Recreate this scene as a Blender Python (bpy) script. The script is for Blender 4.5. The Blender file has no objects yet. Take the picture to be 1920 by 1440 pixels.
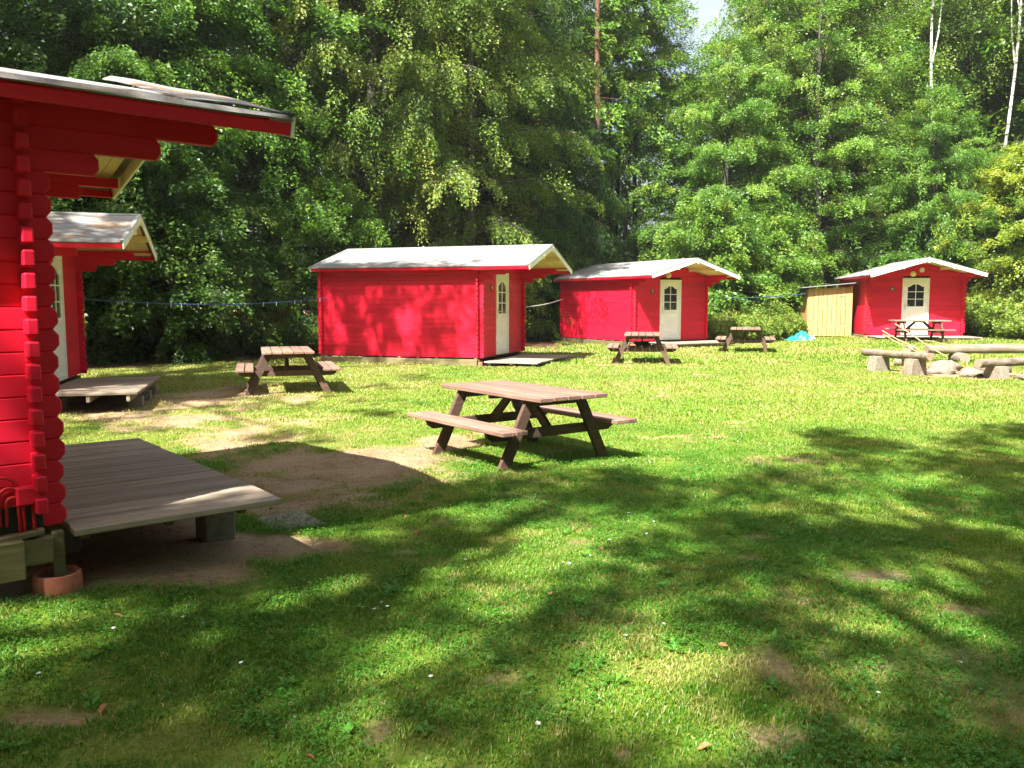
import bpy, math, random
import numpy as np
from mathutils import Matrix, Vector

random.seed(4)
RNG = np.random.default_rng(11)
S = bpy.context.scene
COL = S.collection
R = math.radians

# ---------------------------------------------------------------- camera, sky, sun, exposure
CAM_H = 1.62
cam_d = bpy.data.cameras.new('camera')
cam = bpy.data.objects.new('camera', cam_d)
COL.objects.link(cam)
cam.location = (0, 0, CAM_H)
cam.rotation_euler = (R(90 - 5.5627), 0, 0)
cam_d.sensor_width = 36
cam_d.lens = 1568.84 / 1920 * 36
cam_d.clip_start = 0.05
cam_d.clip_end = 1000
S.camera = cam

SUN_AZ, SUN_EL = R(29.5), R(52)          # azimuth: the way the light travels, from +Y towards +X
SUN_T = Vector((math.sin(SUN_AZ) * math.cos(SUN_EL), math.cos(SUN_AZ) * math.cos(SUN_EL), -math.sin(SUN_EL)))
world = bpy.data.worlds.new('World')
S.world = world
world.use_nodes = True
wn, wl = world.node_tree.nodes, world.node_tree.links
sky = wn.new('ShaderNodeTexSky')
sky.sky_type = 'NISHITA'
sky.sun_disc = False
sky.sun_elevation = SUN_EL
sky.sun_rotation = math.atan2(-SUN_T.x, -SUN_T.y)
sky.air_density = 1.0
sky.dust_density = 6.0
sky.ozone_density = 0.6
tcw = wn.new('ShaderNodeTexCoord')
cn = wn.new('ShaderNodeTexNoise')
cn.inputs['Scale'].default_value = 2.2
cn.inputs['Detail'].default_value = 8
cn.inputs['Roughness'].default_value = 0.6
wl.new(tcw.outputs['Generated'], cn.inputs['Vector'])
cr = wn.new('ShaderNodeValToRGB')
cr.color_ramp.elements[0].position, cr.color_ramp.elements[1].position = 0.42, 0.58
wl.new(cn.outputs['Fac'], cr.inputs['Fac'])
cmx = wn.new('ShaderNodeMix')
cmx.data_type = 'RGBA'
wl.new(cr.outputs['Color'], cmx.inputs[0])
wl.new(sky.outputs['Color'], cmx.inputs[6])
cmx.inputs[7].default_value = (3.6, 3.7, 3.9, 1)      # sunlit cloud
bg = wn['Background']
bg.inputs['Strength'].default_value = 0.08
wl.new(cmx.outputs[2], bg.inputs['Color'])
sun_d = bpy.data.lights.new('sun', 'SUN')
sun_d.energy = 5.0
sun_d.angle = R(0.5)
sun_d.color = (1.0, 0.95, 0.86)
sun = bpy.data.objects.new('sun', sun_d)
COL.objects.link(sun)
sun.location = (-20, -40, 50)
sun.rotation_euler = SUN_T.to_track_quat('-Z', 'Y').to_euler()
S.view_settings.view_transform = 'Standard'
S.view_settings.look = 'None'
S.view_settings.gamma = 1.0
S.view_settings.use_curve_mapping = False
S.view_settings.exposure = 2.2
S.render.engine = 'CYCLES'
S.cycles.max_bounces = 6
S.cycles.diffuse_bounces = 4
S.cycles.transmission_bounces = 4
S.cycles.use_denoising = True


# ---------------------------------------------------------------- materials
def new_mat(name):
    m = bpy.data.materials.new(name)
    m.use_nodes = True
    nt = m.node_tree
    return m, nt, nt.nodes['Principled BSDF'], nt.nodes['Material Output']


def node(nt, t, **kw):
    n = nt.nodes.new(t)
    for k, v in kw.items():
        setattr(n, k, v)
    return n


def noise(nt, scale, detail=4, rough=0.6, vec=None, dist=0.0):
    n = node(nt, 'ShaderNodeTexNoise')
    n.inputs['Scale'].default_value = scale
    n.inputs['Detail'].default_value = detail
    n.inputs['Roughness'].default_value = rough
    n.inputs['Distortion'].default_value = dist
    if vec is not None:
        nt.links.new(vec, n.inputs['Vector'])
    return n


def ramp(nt, fac, stops):
    r = node(nt, 'ShaderNodeValToRGB')
    e = r.color_ramp.elements
    while len(e) < len(stops):
        e.new(0.5)
    for i, (p, c) in enumerate(stops):
        e[i].position = p
        e[i].color = (c, c, c, 1) if isinstance(c, (int, float)) else (*c, 1)
    nt.links.new(fac, r.inputs['Fac'])
    return r


def mixc(nt, fac, a, b, blend='MIX'):
    m = node(nt, 'ShaderNodeMix', data_type='RGBA', blend_type=blend)
    for sock, v in ((m.inputs[0], fac), (m.inputs[6], a), (m.inputs[7], b)):
        if hasattr(v, 'links'):
            nt.links.new(v, sock)
        elif isinstance(v, (int, float)):
            sock.default_value = v
        else:
            sock.default_value = (*v, 1)
    return m.outputs[2]


def coords(nt, scale=(1, 1, 1), kind='Object'):
    tc = node(nt, 'ShaderNodeTexCoord')
    mp = node(nt, 'ShaderNodeMapping')
    mp.inputs['Scale'].default_value = scale
    nt.links.new(tc.outputs[kind], mp.inputs['Vector'])
    return mp.outputs['Vector']


def offset_by_object(nt, vec):
    """Shift a texture by a random amount per object, so that pieces sharing a mesh do not repeat."""
    oi = node(nt, 'ShaderNodeObjectInfo')
    mul = node(nt, 'ShaderNodeMath', operation='MULTIPLY')
    mul.inputs[1].default_value = 37.0
    nt.links.new(oi.outputs['Random'], mul.inputs[0])
    ad = node(nt, 'ShaderNodeVectorMath', operation='ADD')
    nt.links.new(vec, ad.inputs[0])
    nt.links.new(mul.outputs[0], ad.inputs[1])
    return ad.outputs[0], oi.outputs['Random']


def bump(nt, bsdf, height, strength=0.3, dist=0.01):
    b = node(nt, 'ShaderNodeBump')
    b.inputs['Strength'].default_value = strength
    b.inputs['Distance'].default_value = dist
    nt.links.new(height, b.inputs['Height'])
    nt.links.new(b.outputs['Normal'], bsdf.inputs['Normal'])


def wood(name, dark, mid, light, grain=(1.5, 28, 28), rough=0.75, var=0.35, stain=None):
    """Wood whose grain runs along local X."""
    m, nt, b, _ = new_mat(name)
    v, rnd = offset_by_object(nt, coords(nt, grain))
    n = noise(nt, 1.0, 5, 0.65, v, 0.4)
    c = ramp(nt, n.outputs['Fac'], [(0.3, dark), (0.5, mid), (0.72, light)]).outputs['Color']
    v2, _ = offset_by_object(nt, coords(nt, (1, 1, 1)))
    n2 = noise(nt, 3.0, 3, 0.6, v2)
    c = mixc(nt, ramp(nt, n2.outputs['Fac'], [(0.35, 0.0), (0.7, 0.55)]).outputs['Color'], c, stain or dark)
    hs = node(nt, 'ShaderNodeHueSaturation')
    mr = node(nt, 'ShaderNodeMapRange')
    mr.inputs[3].default_value, mr.inputs[4].default_value = 1 - var * 0.6, 1 + var * 0.5
    nt.links.new(rnd, mr.inputs[0])
    nt.links.new(mr.outputs[0], hs.inputs['Value'])
    nt.links.new(c, hs.inputs['Color'])
    nt.links.new(hs.outputs[0], b.inputs['Base Color'])
    b.inputs['Roughness'].default_value = rough
    bump(nt, b, n.outputs['Fac'], 0.5, 0.004)
    return m


def paint(name, col, rough=0.45, wear=None, grain=(2, 40, 40), dirt=(0.12, 0.09, 0.06), dirt_amt=0.25, vary=0.06):
    m, nt, b, _ = new_mat(name)
    v, rnd = offset_by_object(nt, coords(nt, grain))
    n = noise(nt, 1.0, 4, 0.6, v)
    big, _ = offset_by_object(nt, coords(nt, (0.8, 0.8, 3)))
    n2 = noise(nt, 1.6, 5, 0.65, big)
    c1 = tuple(x * 0.86 for x in col)
    c2 = tuple(min(1, x * 1.12 + 0.004) for x in col)
    c = ramp(nt, n2.outputs['Fac'], [(0.3, c1), (0.7, c2)]).outputs['Color']
    n3 = noise(nt, 9.0, 6, 0.7, big)
    c = mixc(nt, ramp(nt, n3.outputs['Fac'], [(0.62, 0.0), (0.8, dirt_amt)]).outputs['Color'], c, dirt)
    hs = node(nt, 'ShaderNodeHueSaturation')
    mr = node(nt, 'ShaderNodeMapRange')
    mr.inputs[3].default_value, mr.inputs[4].default_value = 1 - vary, 1 + vary * .6
    nt.links.new(rnd, mr.inputs[0])
    nt.links.new(mr.outputs[0], hs.inputs['Value'])
    nt.links.new(c, hs.inputs['Color'])
    c = hs.outputs[0]
    nt.links.new(c, b.inputs['Base Color'])
    b.inputs['Roughness'].default_value = rough
    b.inputs['Specular IOR Level'].default_value = 0.25
    bump(nt, b, n.outputs['Fac'], 0.25, 0.003)
    return m


def plain(name, col, rough=0.6, metal=0.0, var=0.15, scale=12):
    m, nt, b, _ = new_mat(name)
    v, _ = offset_by_object(nt, coords(nt))
    n = noise(nt, scale, 5, 0.65, v)
    c = ramp(nt, n.outputs['Fac'], [(0.3, tuple(x * (1 - var) for x in col)), (0.7, tuple(min(1, x * (1 + var)) for x in col))])
    nt.links.new(c.outputs['Color'], b.inputs['Base Color'])
    b.inputs['Roughness'].default_value = rough
    b.inputs['Metallic'].default_value = metal
    bump(nt, b, n.outputs['Fac'], 0.2, 0.004)
    return m


def leaf_mat(name, cols, trans=0.42, gloss=0.025, spread=0.10):
    """Leaf: diffuse on top, light through it, a faint wax gloss; colour by leaf ('tint') and by plant."""
    m, nt, b, out = new_mat(name)
    nt.nodes.remove(b)
    at = node(nt, 'ShaderNodeAttribute', attribute_name='tint')
    oi = node(nt, 'ShaderNodeObjectInfo')
    ad = node(nt, 'ShaderNodeMath', operation='MULTIPLY_ADD')
    nt.links.new(oi.outputs['Random'], ad.inputs[0])
    ad.inputs[1].default_value = spread * 2
    sub = node(nt, 'ShaderNodeMath', operation='SUBTRACT')
    nt.links.new(at.outputs['Fac'], sub.inputs[0])
    sub.inputs[1].default_value = spread
    nt.links.new(sub.outputs[0], ad.inputs[2])
    c = ramp(nt, ad.outputs[0], [(i / (len(cols) - 1), x) for i, x in enumerate(cols)]).outputs['Color']
    d = node(nt, 'ShaderNodeBsdfDiffuse')
    nt.links.new(c, d.inputs['Color'])
    t = node(nt, 'ShaderNodeBsdfTranslucent')
    ct = mixc(nt, 1.0, c, (1.25, 1.15, 0.5), 'MULTIPLY')
    nt.links.new(ct, t.inputs['Color'])
    mx = node(nt, 'ShaderNodeMixShader')
    mx.inputs[0].default_value = trans
    nt.links.new(d.outputs[0], mx.inputs[1])
    nt.links.new(t.outputs[0], mx.inputs[2])
    g = node(nt, 'ShaderNodeBsdfGlossy')
    g.inputs['Roughness'].default_value = 0.42
    m2 = node(nt, 'ShaderNodeMixShader')
    m2.inputs[0].default_value = gloss
    nt.links.new(mx.outputs[0], m2.inputs[1])
    nt.links.new(g.outputs[0], m2.inputs[2])
    nt.links.new(m2.outputs[0], out.inputs['Surface'])
    return m


def bark_mat(name, dark, light, scale=(6, 6, 1.2), top=None, top_z=(6, 10)):
    m, nt, b, _ = new_mat(name)
    v = coords(nt, scale)
    n = noise(nt, 2.0, 6, 0.7, v, 0.6)
    c = ramp(nt, n.outputs['Fac'], [(0.35, dark), (0.68, light)]).outputs['Color']
    if top:
        sx = node(nt, 'ShaderNodeSeparateXYZ')
        nt.links.new(coords(nt), sx.inputs[0])
        mr = node(nt, 'ShaderNodeMapRange')
        mr.inputs[1].default_value, mr.inputs[2].default_value = top_z
        nt.links.new(sx.outputs['Z'], mr.inputs[0])
        ct = ramp(nt, n.outputs['Fac'], [(0.35, tuple(x * 0.6 for x in top)), (0.68, top)]).outputs['Color']
        c = mixc(nt, mr.outputs[0], c, ct)
    nt.links.new(c, b.inputs['Base Color'])
    b.inputs['Roughness'].default_value = 0.9
    bump(nt, b, n.outputs['Fac'], 0.8, 0.03)
    return m


def birch_bark():
    m, nt, b, _ = new_mat('birch_bark')
    n = noise(nt, 2.2, 5, 0.7, coords(nt, (1.2, 1.2, 3.5)), 0.3)
    c = ramp(nt, n.outputs['Fac'], [(0.40, (0.05, 0.045, 0.04)), (0.50, (0.62, 0.60, 0.55)), (0.8, (0.75, 0.73, 0.68))])
    nt.links.new(c.outputs['Color'], b.inputs['Base Color'])
    b.inputs['Roughness'].default_value = 0.7
    return m


M = {}
M['red'] = paint('red_paint', (0.62, 0.005, 0.030), 0.5, dirt=(0.22, 0.03, 0.03), dirt_amt=0.45, vary=0.10)
M['white'] = paint('white_paint', (0.80, 0.78, 0.72), 0.4, dirt_amt=0.12)
M['door'] = paint('door_white_paint', (0.84, 0.825, 0.76), 0.35, dirt_amt=0.08)
M['cream'] = paint('cream_paint', (0.78, 0.63, 0.33), 0.5, dirt_amt=0.15)
M['dark_red'] = paint('dark_red_paint', (0.42, 0.01, 0.015), 0.5)
M['deck'] = wood('weathered_deck_wood', (0.16, 0.122, 0.093), (0.28, 0.222, 0.174), (0.39, 0.318, 0.255), stain=(0.18, 0.143, 0.10))
M['table'] = wood('stained_table_wood', (0.12, 0.066, 0.047), (0.21, 0.118, 0.086), (0.30, 0.188, 0.145), stain=(0.13, 0.076, 0.056))
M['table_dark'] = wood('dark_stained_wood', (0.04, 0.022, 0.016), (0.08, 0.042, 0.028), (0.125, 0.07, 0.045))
M['beam'] = wood('green_treated_wood', (0.085, 0.07, 0.03), (0.155, 0.125, 0.055), (0.23, 0.185, 0.09))
M['pine'] = wood('fresh_pine_boards', (0.30, 0.16, 0.055), (0.44, 0.265, 0.105), (0.53, 0.35, 0.165), rough=0.6, var=0.2, stain=(0.46, 0.26, 0.09))
M['log'] = wood('bleached_log_wood', (0.07, 0.052, 0.036), (0.19, 0.15, 0.11), (0.30, 0.25, 0.195), grain=(1.5, 12, 12), stain=(0.12, 0.08, 0.05))
M['log_end'] = plain('sawn_log_end', (0.26, 0.18, 0.13), 0.8, scale=20, var=0.3)
M['stick'] = wood('peeled_stick', (0.28, 0.17, 0.07), (0.40, 0.26, 0.12), (0.5, 0.36, 0.19))
M['concrete'] = plain('concrete', (0.19, 0.165, 0.125), 0.9, scale=18, var=0.3)
M['stone'] = plain('field_stone', (0.18, 0.145, 0.11), 0.85, scale=7, var=0.45)
M['terracotta'] = plain('terracotta', (0.42, 0.13, 0.075), 0.8, scale=14, var=0.25)
M['black'] = plain('black_plastic', (0.015, 0.015, 0.015), 0.5)
M['dark'] = plain('dark_interior', (0.02, 0.018, 0.016), 0.8)
M['metal'] = plain('brushed_metal', (0.55, 0.55, 0.55), 0.35, 0.9)
M['plaque'] = plain('brown_plaque', (0.10, 0.035, 0.02), 0.5)
M['digit'] = plain('gold_digit', (0.75, 0.6, 0.38), 0.4)
M['rope_blue'] = plain('blue_rope', (0.03, 0.06, 0.20), 0.6)
M['rope_grey'] = plain('grey_rope', (0.5, 0.52, 0.52), 0.6)
M['peg'] = plain('pale_peg', (0.5, 0.55, 0.6), 0.5)
M['tarp'] = plain('teal_tarpaulin', (0.01, 0.27, 0.21), 0.35, var=0.25, scale=6)
M['tarp_white'] = plain('white_plastic', (0.7, 0.7, 0.68), 0.4)
M['petal'] = plain('white_petals', (0.8, 0.8, 0.78), 0.6)
M['fallen'] = plain('dry_leaf', (0.30, 0.13, 0.05), 0.8, var=0.4, scale=40)
M['tyre'] = plain('tyre_rubber', (0.02, 0.02, 0.02), 0.8)
M['car_glass'] = plain('car_glass', (0.03, 0.035, 0.04), 0.08)


def felt_mat():
    m, nt, b, _ = new_mat('roofing_felt')
    v, _ = offset_by_object(nt, coords(nt))
    n = noise(nt, 90, 3, 0.7, v)
    n2 = noise(nt, 1.3, 5, 0.65, v)
    c = ramp(nt, n.outputs['Fac'], [(0.3, (0.125, 0.132, 0.136)), (0.7, (0.235, 0.24, 0.245))]).outputs['Color']
    c = mixc(nt, ramp(nt, n2.outputs['Fac'], [(0.42, 0.0), (0.62, 0.45)]).outputs['Color'], c, (0.20, 0.175, 0.15))
    # drifts of fallen leaf litter
    n3 = noise(nt, 1.5, 5, 0.7, coords(nt, (1.0, 2.2, 1.0), 'Object'), 0.4)
    n4 = noise(nt, 45, 3, 0.7, v)
    mul = node(nt, 'ShaderNodeMath', operation='MULTIPLY')
    nt.links.new(ramp(nt, n3.outputs['Fac'], [(0.47, 0.0), (0.60, 1.0)]).outputs['Color'], mul.inputs[0])
    nt.links.new(ramp(nt, n4.outputs['Fac'], [(0.34, 0.0), (0.46, 1.0)]).outputs['Color'], mul.inputs[1])
    lit = ramp(nt, noise(nt, 60, 2, 0.5, v).outputs['Fac'], [(0.35, (0.09, 0.038, 0.016)), (0.65, (0.27, 0.145, 0.06))])
    at = node(nt, 'ShaderNodeAttribute', attribute_type='OBJECT', attribute_name='litter')
    mul2 = node(nt, 'ShaderNodeMath', operation='MULTIPLY')
    nt.links.new(mul.outputs[0], mul2.inputs[0])
    nt.links.new(at.outputs['Fac'], mul2.inputs[1])
    c = mixc(nt, mul2.outputs[0], c, lit.outputs['Color'])
    nt.links.new(c, b.inputs['Base Color'])
    b.inputs['Roughness'].default_value = 0.8
    bump(nt, b, n2.outputs['Fac'], 0.5, 0.02)
    return m


M['felt'] = felt_mat()


def glass_mat():
    m, nt, b, _ = new_mat('window_glass')
    b.inputs['Base Color'].default_value = (0.012, 0.013, 0.012, 1)
    b.inputs['Roughness'].default_value = 0.06
    n = noise(nt, 5, 2, 0.5, coords(nt))
    bump(nt, b, n.outputs['Fac'], 0.05, 0.01)
    return m


M['glass'] = glass_mat()
M['leaf_beech'] = leaf_mat('beech_leaf', [(0.034, 0.100, 0.012), (0.088, 0.205, 0.020), (0.170, 0.295, 0.034), (0.30, 0.35, 0.058)])
M['leaf_deep'] = leaf_mat('dark_leaf', [(0.018, 0.055, 0.010), (0.038, 0.098, 0.015), (0.075, 0.15, 0.02), (0.14, 0.20, 0.032)], 0.40)
M['leaf_weep'] = leaf_mat('drooping_birch_leaf', [(0.045, 0.100, 0.016), (0.11, 0.195, 0.028), (0.21, 0.29, 0.045), (0.36, 0.36, 0.07)], 0.42, 0.02)
M['needle'] = leaf_mat('spruce_needle', [(0.012, 0.036, 0.010), (0.026, 0.064, 0.014), (0.045, 0.095, 0.018), (0.085, 0.13, 0.026)], 0.2, 0.01)
M['leaf_yellow'] = leaf_mat('yellow_green_leaf', [(0.09, 0.17, 0.018), (0.18, 0.27, 0.025), (0.30, 0.36, 0.04), (0.42, 0.40, 0.04)], 0.42)
M['leaf_shrub'] = leaf_mat('shrub_leaf', [(0.05, 0.11, 0.014), (0.115, 0.20, 0.024), (0.19, 0.27, 0.038), (0.29, 0.31, 0.06)], 0.35)
M['grass'] = leaf_mat('grass_blade', [(0.040, 0.145, 0.010), (0.095, 0.230, 0.014), (0.23, 0.285, 0.045), (0.36, 0.31, 0.13)], 0.38, 0.02, 0.0)
M['weed'] = leaf_mat('weed_leaf', [(0.035, 0.14, 0.012), (0.06, 0.20, 0.018), (0.10, 0.24, 0.03), (0.16, 0.26, 0.05)], 0.3, 0.03, 0.0)
M['bark'] = bark_mat('dark_bark', (0.022, 0.018, 0.014), (0.085, 0.075, 0.06))
M['bark_pine'] = bark_mat('pine_bark', (0.035, 0.022, 0.017), (0.11, 0.068, 0.05), top=(0.15, 0.068, 0.042), top_z=(7.5, 10))
M['bark_birch'] = birch_bark()


# ---------------------------------------------------------------- mesh and object helpers
class MB:
    """Collects shapes and links them as one mesh."""

    def __init__(self):
        self.v, self.f, self.mi, self.sm = [], [], [], []

    def add(self, vs, fs, mi=0, smooth=False, mat=None):
        o = len(self.v)
        if mat is not None:
            vs = [tuple(mat @ Vector(p)) for p in vs]
        self.v += [tuple(p) for p in vs]
        for f in fs:
            self.f.append([i + o for i in f])
            self.mi.append(mi)
            self.sm.append(smooth)
        return self

    def box(self, x0, x1, y0, y1, z0, z1, c=0.0, mi=0, mat=None):
        if c <= 0:
            vs = [(x, y, z) for z in (z0, z1) for y in (y0, y1) for x in (x0, x1)]
            fs = [(0, 2, 3, 1), (4, 5, 7, 6), (0, 1, 5, 4), (2, 6, 7, 3), (0, 4, 6, 2), (1, 3, 7, 5)]
            return self.add(vs, fs, mi, False, mat)
        # chamfered box: 24 vertices, three per corner
        vs, idx = [], {}
        for i, x in enumerate((x0, x1)):
            for j, y in enumerate((y0, y1)):
                for k, z in enumerate((z0, z1)):
                    sx, sy, sz = (1, -1)[i] * c, (1, -1)[j] * c, (1, -1)[k] * c
                    idx[i, j, k] = len(vs)
                    vs += [(x, y + sy, z + sz), (x + sx, y, z + sz), (x + sx, y + sy, z)]
        q = []
        for i in (0, 1):
            a = [idx[i, 0, 0], idx[i, 1, 0], idx[i, 1, 1], idx[i, 0, 1]]
            q.append(a if i else a[::-1])
            a = [idx[0, i, 0] + 1, idx[1, i, 0] + 1, idx[1, i, 1] + 1, idx[0, i, 1] + 1]
            q.append(a[::-1] if i else a)
            a = [idx[0, 0, i] + 2, idx[1, 0, i] + 2, idx[1, 1, i] + 2, idx[0, 1, i] + 2]
            q.append(a if i else a[::-1])
        for i in (0, 1):
            for j in (0, 1):
                a = [idx[i, j, 0], idx[i, j, 1], idx[i, j, 1] + 1, idx[i, j, 0] + 1]
                q.append(a if i == j else a[::-1])
                a = [idx[i, 0, j], idx[i, 0, j] + 2, idx[i, 1, j] + 2, idx[i, 1, j]]
                q.append(a if i == j else a[::-1])
                a = [idx[0, i, j] + 1, idx[1, i, j] + 1, idx[1, i, j] + 2, idx[0, i, j] + 2]
                q.append(a if i == j else a[::-1])
                for k in (0, 1):
                    b = idx[i, j, k]
                    q.append([b, b + 1, b + 2] if (i + j + k) % 2 else [b, b + 2, b + 1])
        return self.add(vs, q, mi, False, mat)

    def prism(self, outline, t, inset=0.0, mi=0, mat=None, smooth=False):
        """outline in (x,z), thickness t centred on y=0; both faces shrunk by inset (a chamfered edge)."""
        n = len(outline)
        cx = (min(p[0] for p in outline) + max(p[0] for p in outline)) / 2
        cz = (min(p[1] for p in outline) + max(p[1] for p in outline)) / 2
        hx = max(p[0] for p in outline) - cx
        hz = max(p[1] for p in outline) - cz
        ins = [(cx + (p[0] - cx) * (1 - inset / hx), cz + (p[1] - cz) * (1 - inset / hz)) for p in outline]
        c = min(inset, t * 0.3)
        rings = [(ins, -t / 2), (outline, -t / 2 + c), (outline, t / 2 - c), (ins, t / 2)] if inset > 0 else [(outline, -t / 2), (outline, t / 2)]
        vs = [(p[0], y, p[1]) for ring, y in rings for p in ring]
        fs = [list(range(n)), list(range(len(vs) - 1, len(vs) - n - 1, -1))]
        for k in range(len(rings) - 1):
            for i in range(n):
                j = (i + 1) % n
                fs.append((k * n + i, (k + 1) * n + i, (k + 1) * n + j, k * n + j))
        return self.add(vs, fs, mi, smooth, mat)

    def tube(self, path, rad, sides=8, mi=0, cap=True, mat=None, smooth=True):
        path = [Vector(p) for p in path]
        n = len(path)
        if not hasattr(rad, '__len__'):
            rad = [rad] * n
        vs = []
        up = Vector((0, 0, 1))
        prev = None
        for i, p in enumerate(path):
            d = (path[min(i + 1, n - 1)] - path[max(i - 1, 0)]).normalized()
            a = prev if prev is not None else (up if abs(d.z) < 0.9 else Vector((1, 0, 0)))
            x = (a - d * a.dot(d)).normalized()
            prev = x
            y = d.cross(x)
            for k in range(sides):
                w = 2 * math.pi * k / sides
                vs.append(p + (x * math.cos(w) + y * math.sin(w)) * rad[i])
        fs = []
        for i in range(n - 1):
            for k in range(sides):
                l = (k + 1) % sides
                fs.append((i * sides + k, i * sides + l, (i + 1) * sides + l, (i + 1) * sides + k))
        self.add(vs, fs, mi, smooth, mat)
        if cap:
            o = len(vs)
            self.add(vs[:sides], [list(range(sides))[::-1]], mi, False, mat)
            self.add(vs[-sides:], [list(range(sides))], mi, False, mat)
        return self

    def lathe(self, prof, sides=16, mi=0, mat=None, smooth=True):
        vs = [(r * math.cos(2 * math.pi * k / sides), r * math.sin(2 * math.pi * k / sides), z) for r, z in prof for k in range(sides)]
        fs = []
        for i in range(len(prof) - 1):
            for k in range(sides):
                l = (k + 1) % sides
                fs.append((i * sides + k, i * sides + l, (i + 1) * sides + l, (i + 1) * sides + k))
        return self.add(vs, fs, mi, smooth, mat)

    def mesh(self, name, *mats):
        me = bpy.data.meshes.new(name)
        me.from_pydata(self.v, [], self.f)
        for m in mats:
            me.materials.append(m)
        me.polygons.foreach_set('material_index', self.mi)
        me.polygons.foreach_set('use_smooth', self.sm)
        me.update()
        return me


def np_mesh(name, V, F, mat, attrs=None, smooth=False):
    """V (n,3); F (m,k) of equal-sided faces."""
    me = bpy.data.meshes.new(name)
    V = np.asarray(V, np.float32)
    F = np.asarray(F, np.int32)
    me.vertices.add(len(V))
    me.vertices.foreach_set('co', V.ravel())
    m, k = F.shape
    me.loops.add(m * k)
    me.loops.foreach_set('vertex_index', F.ravel())
    me.polygons.add(m)
    me.polygons.foreach_set('loop_start', np.arange(0, m * k, k, dtype=np.int32))
    me.polygons.foreach_set('loop_total', np.full(m, k, np.int32))
    if smooth:
        me.polygons.foreach_set('use_smooth', np.ones(m, bool))
    me.materials.append(mat)
    for an, av in (attrs or {}).items():
        a = me.attributes.new(an, 'FLOAT', 'POINT')
        a.data.foreach_set('value', np.asarray(av, np.float32).ravel())
    me.update(calc_edges=True)
    return me


def obj(name, me, parent=None, loc=(0, 0, 0), rot=(0, 0, 0), scale=(1, 1, 1)):
    o = bpy.data.objects.new(name, me)
    COL.objects.link(o)
    o.location, o.rotation_euler, o.scale = loc, rot, scale
    if parent:
        o.parent = parent
    return o


def tag(o, label=None, cat=None, group=None, kind=None):
    for k, v in (('label', label), ('category', cat), ('group', group), ('kind', kind)):
        if v:
            o[k] = v
    return o


def thing(name, label, cat, loc=(0, 0, 0), rz=0.0, group=None):
    return tag(obj(name, None, None, loc, (0, 0, rz)), label, cat, group)


def dup(o, parent=None, **kw):
    c = o.copy()
    COL.objects.link(c)
    c.parent = parent
    for k, v in kw.items():
        setattr(c, k, v)
    for ch in list(o.children):
        dup(ch, c)
    return c


# ---------------------------------------------------------------- ground
def sstep(a, b, x):
    k = np.clip((x - a) / (b - a), 0, 1)
    return k * k * (3 - 2 * k)


HUTS = {'near': (-3.471, 5.534, 0.692, 0.11), 'second': (-7.362, 13.578, 0.284, -0.001), 'four': (-0.247, 21.148, -0.327, -0.025),
        'five': (5.381, 28.548, -1.047, 0.0), 'six': (14.564, 30.357, -1.73, 0.11)}
HW, HL, HE, HR, OF, OB, EV, ZB = 3.222, 4.224, 2.506, 3.059, 1.301, 0.11, 0.286, 0.342


def hut_local(n, x, y):
    hx, hy, th, _ = HUTS[n]
    dx, dy = x - hx, y - hy
    return dx * math.cos(th) + dy * math.sin(th), -dx * math.sin(th) + dy * math.cos(th)


def terr(x, y):
    x, y = np.asarray(x, float), np.asarray(y, float)
    z = 0.15 * sstep(8, 22, y) + 0.17 * sstep(8, 13, x) * sstep(21, 28.5, y)
    z = z + 0.013 * np.sin(1.7 * x + 0.6 * y) * np.sin(1.3 * y - 0.4 * x) + 0.006 * np.sin(4.1 * x + 1) * np.sin(3.7 * y)
    u, v = hut_local('near', x, y)
    d = np.hypot(np.maximum(0, np.maximum(-HL - u, u - .3)), np.maximum(0, np.abs(v) - 1.5))
    z = z + .11 * (1 - sstep(.1, 1.6, d))
    z = z + 0.8 * sstep(45, 90, np.hypot(x, y))
    return z


def tz(x, y):
    return float(terr(x, y))


def vnoise(x, y, s, seed):
    """smooth value noise"""
    r = np.random.default_rng(seed).random((64, 64))
    x, y = np.asarray(x) / s + 1000, np.asarray(y) / s + 1000
    xi, yi = np.floor(x).astype(int), np.floor(y).astype(int)
    fx, fy = x - xi, y - yi
    fx, fy = fx * fx * (3 - 2 * fx), fy * fy * (3 - 2 * fy)
    g = lambda a, b: r[(xi + a) % 64, (yi + b) % 64]
    return (g(0, 0) * (1 - fx) + g(1, 0) * fx) * (1 - fy) + (g(0, 1) * (1 - fx) + g(1, 1) * fx) * fy


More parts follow.
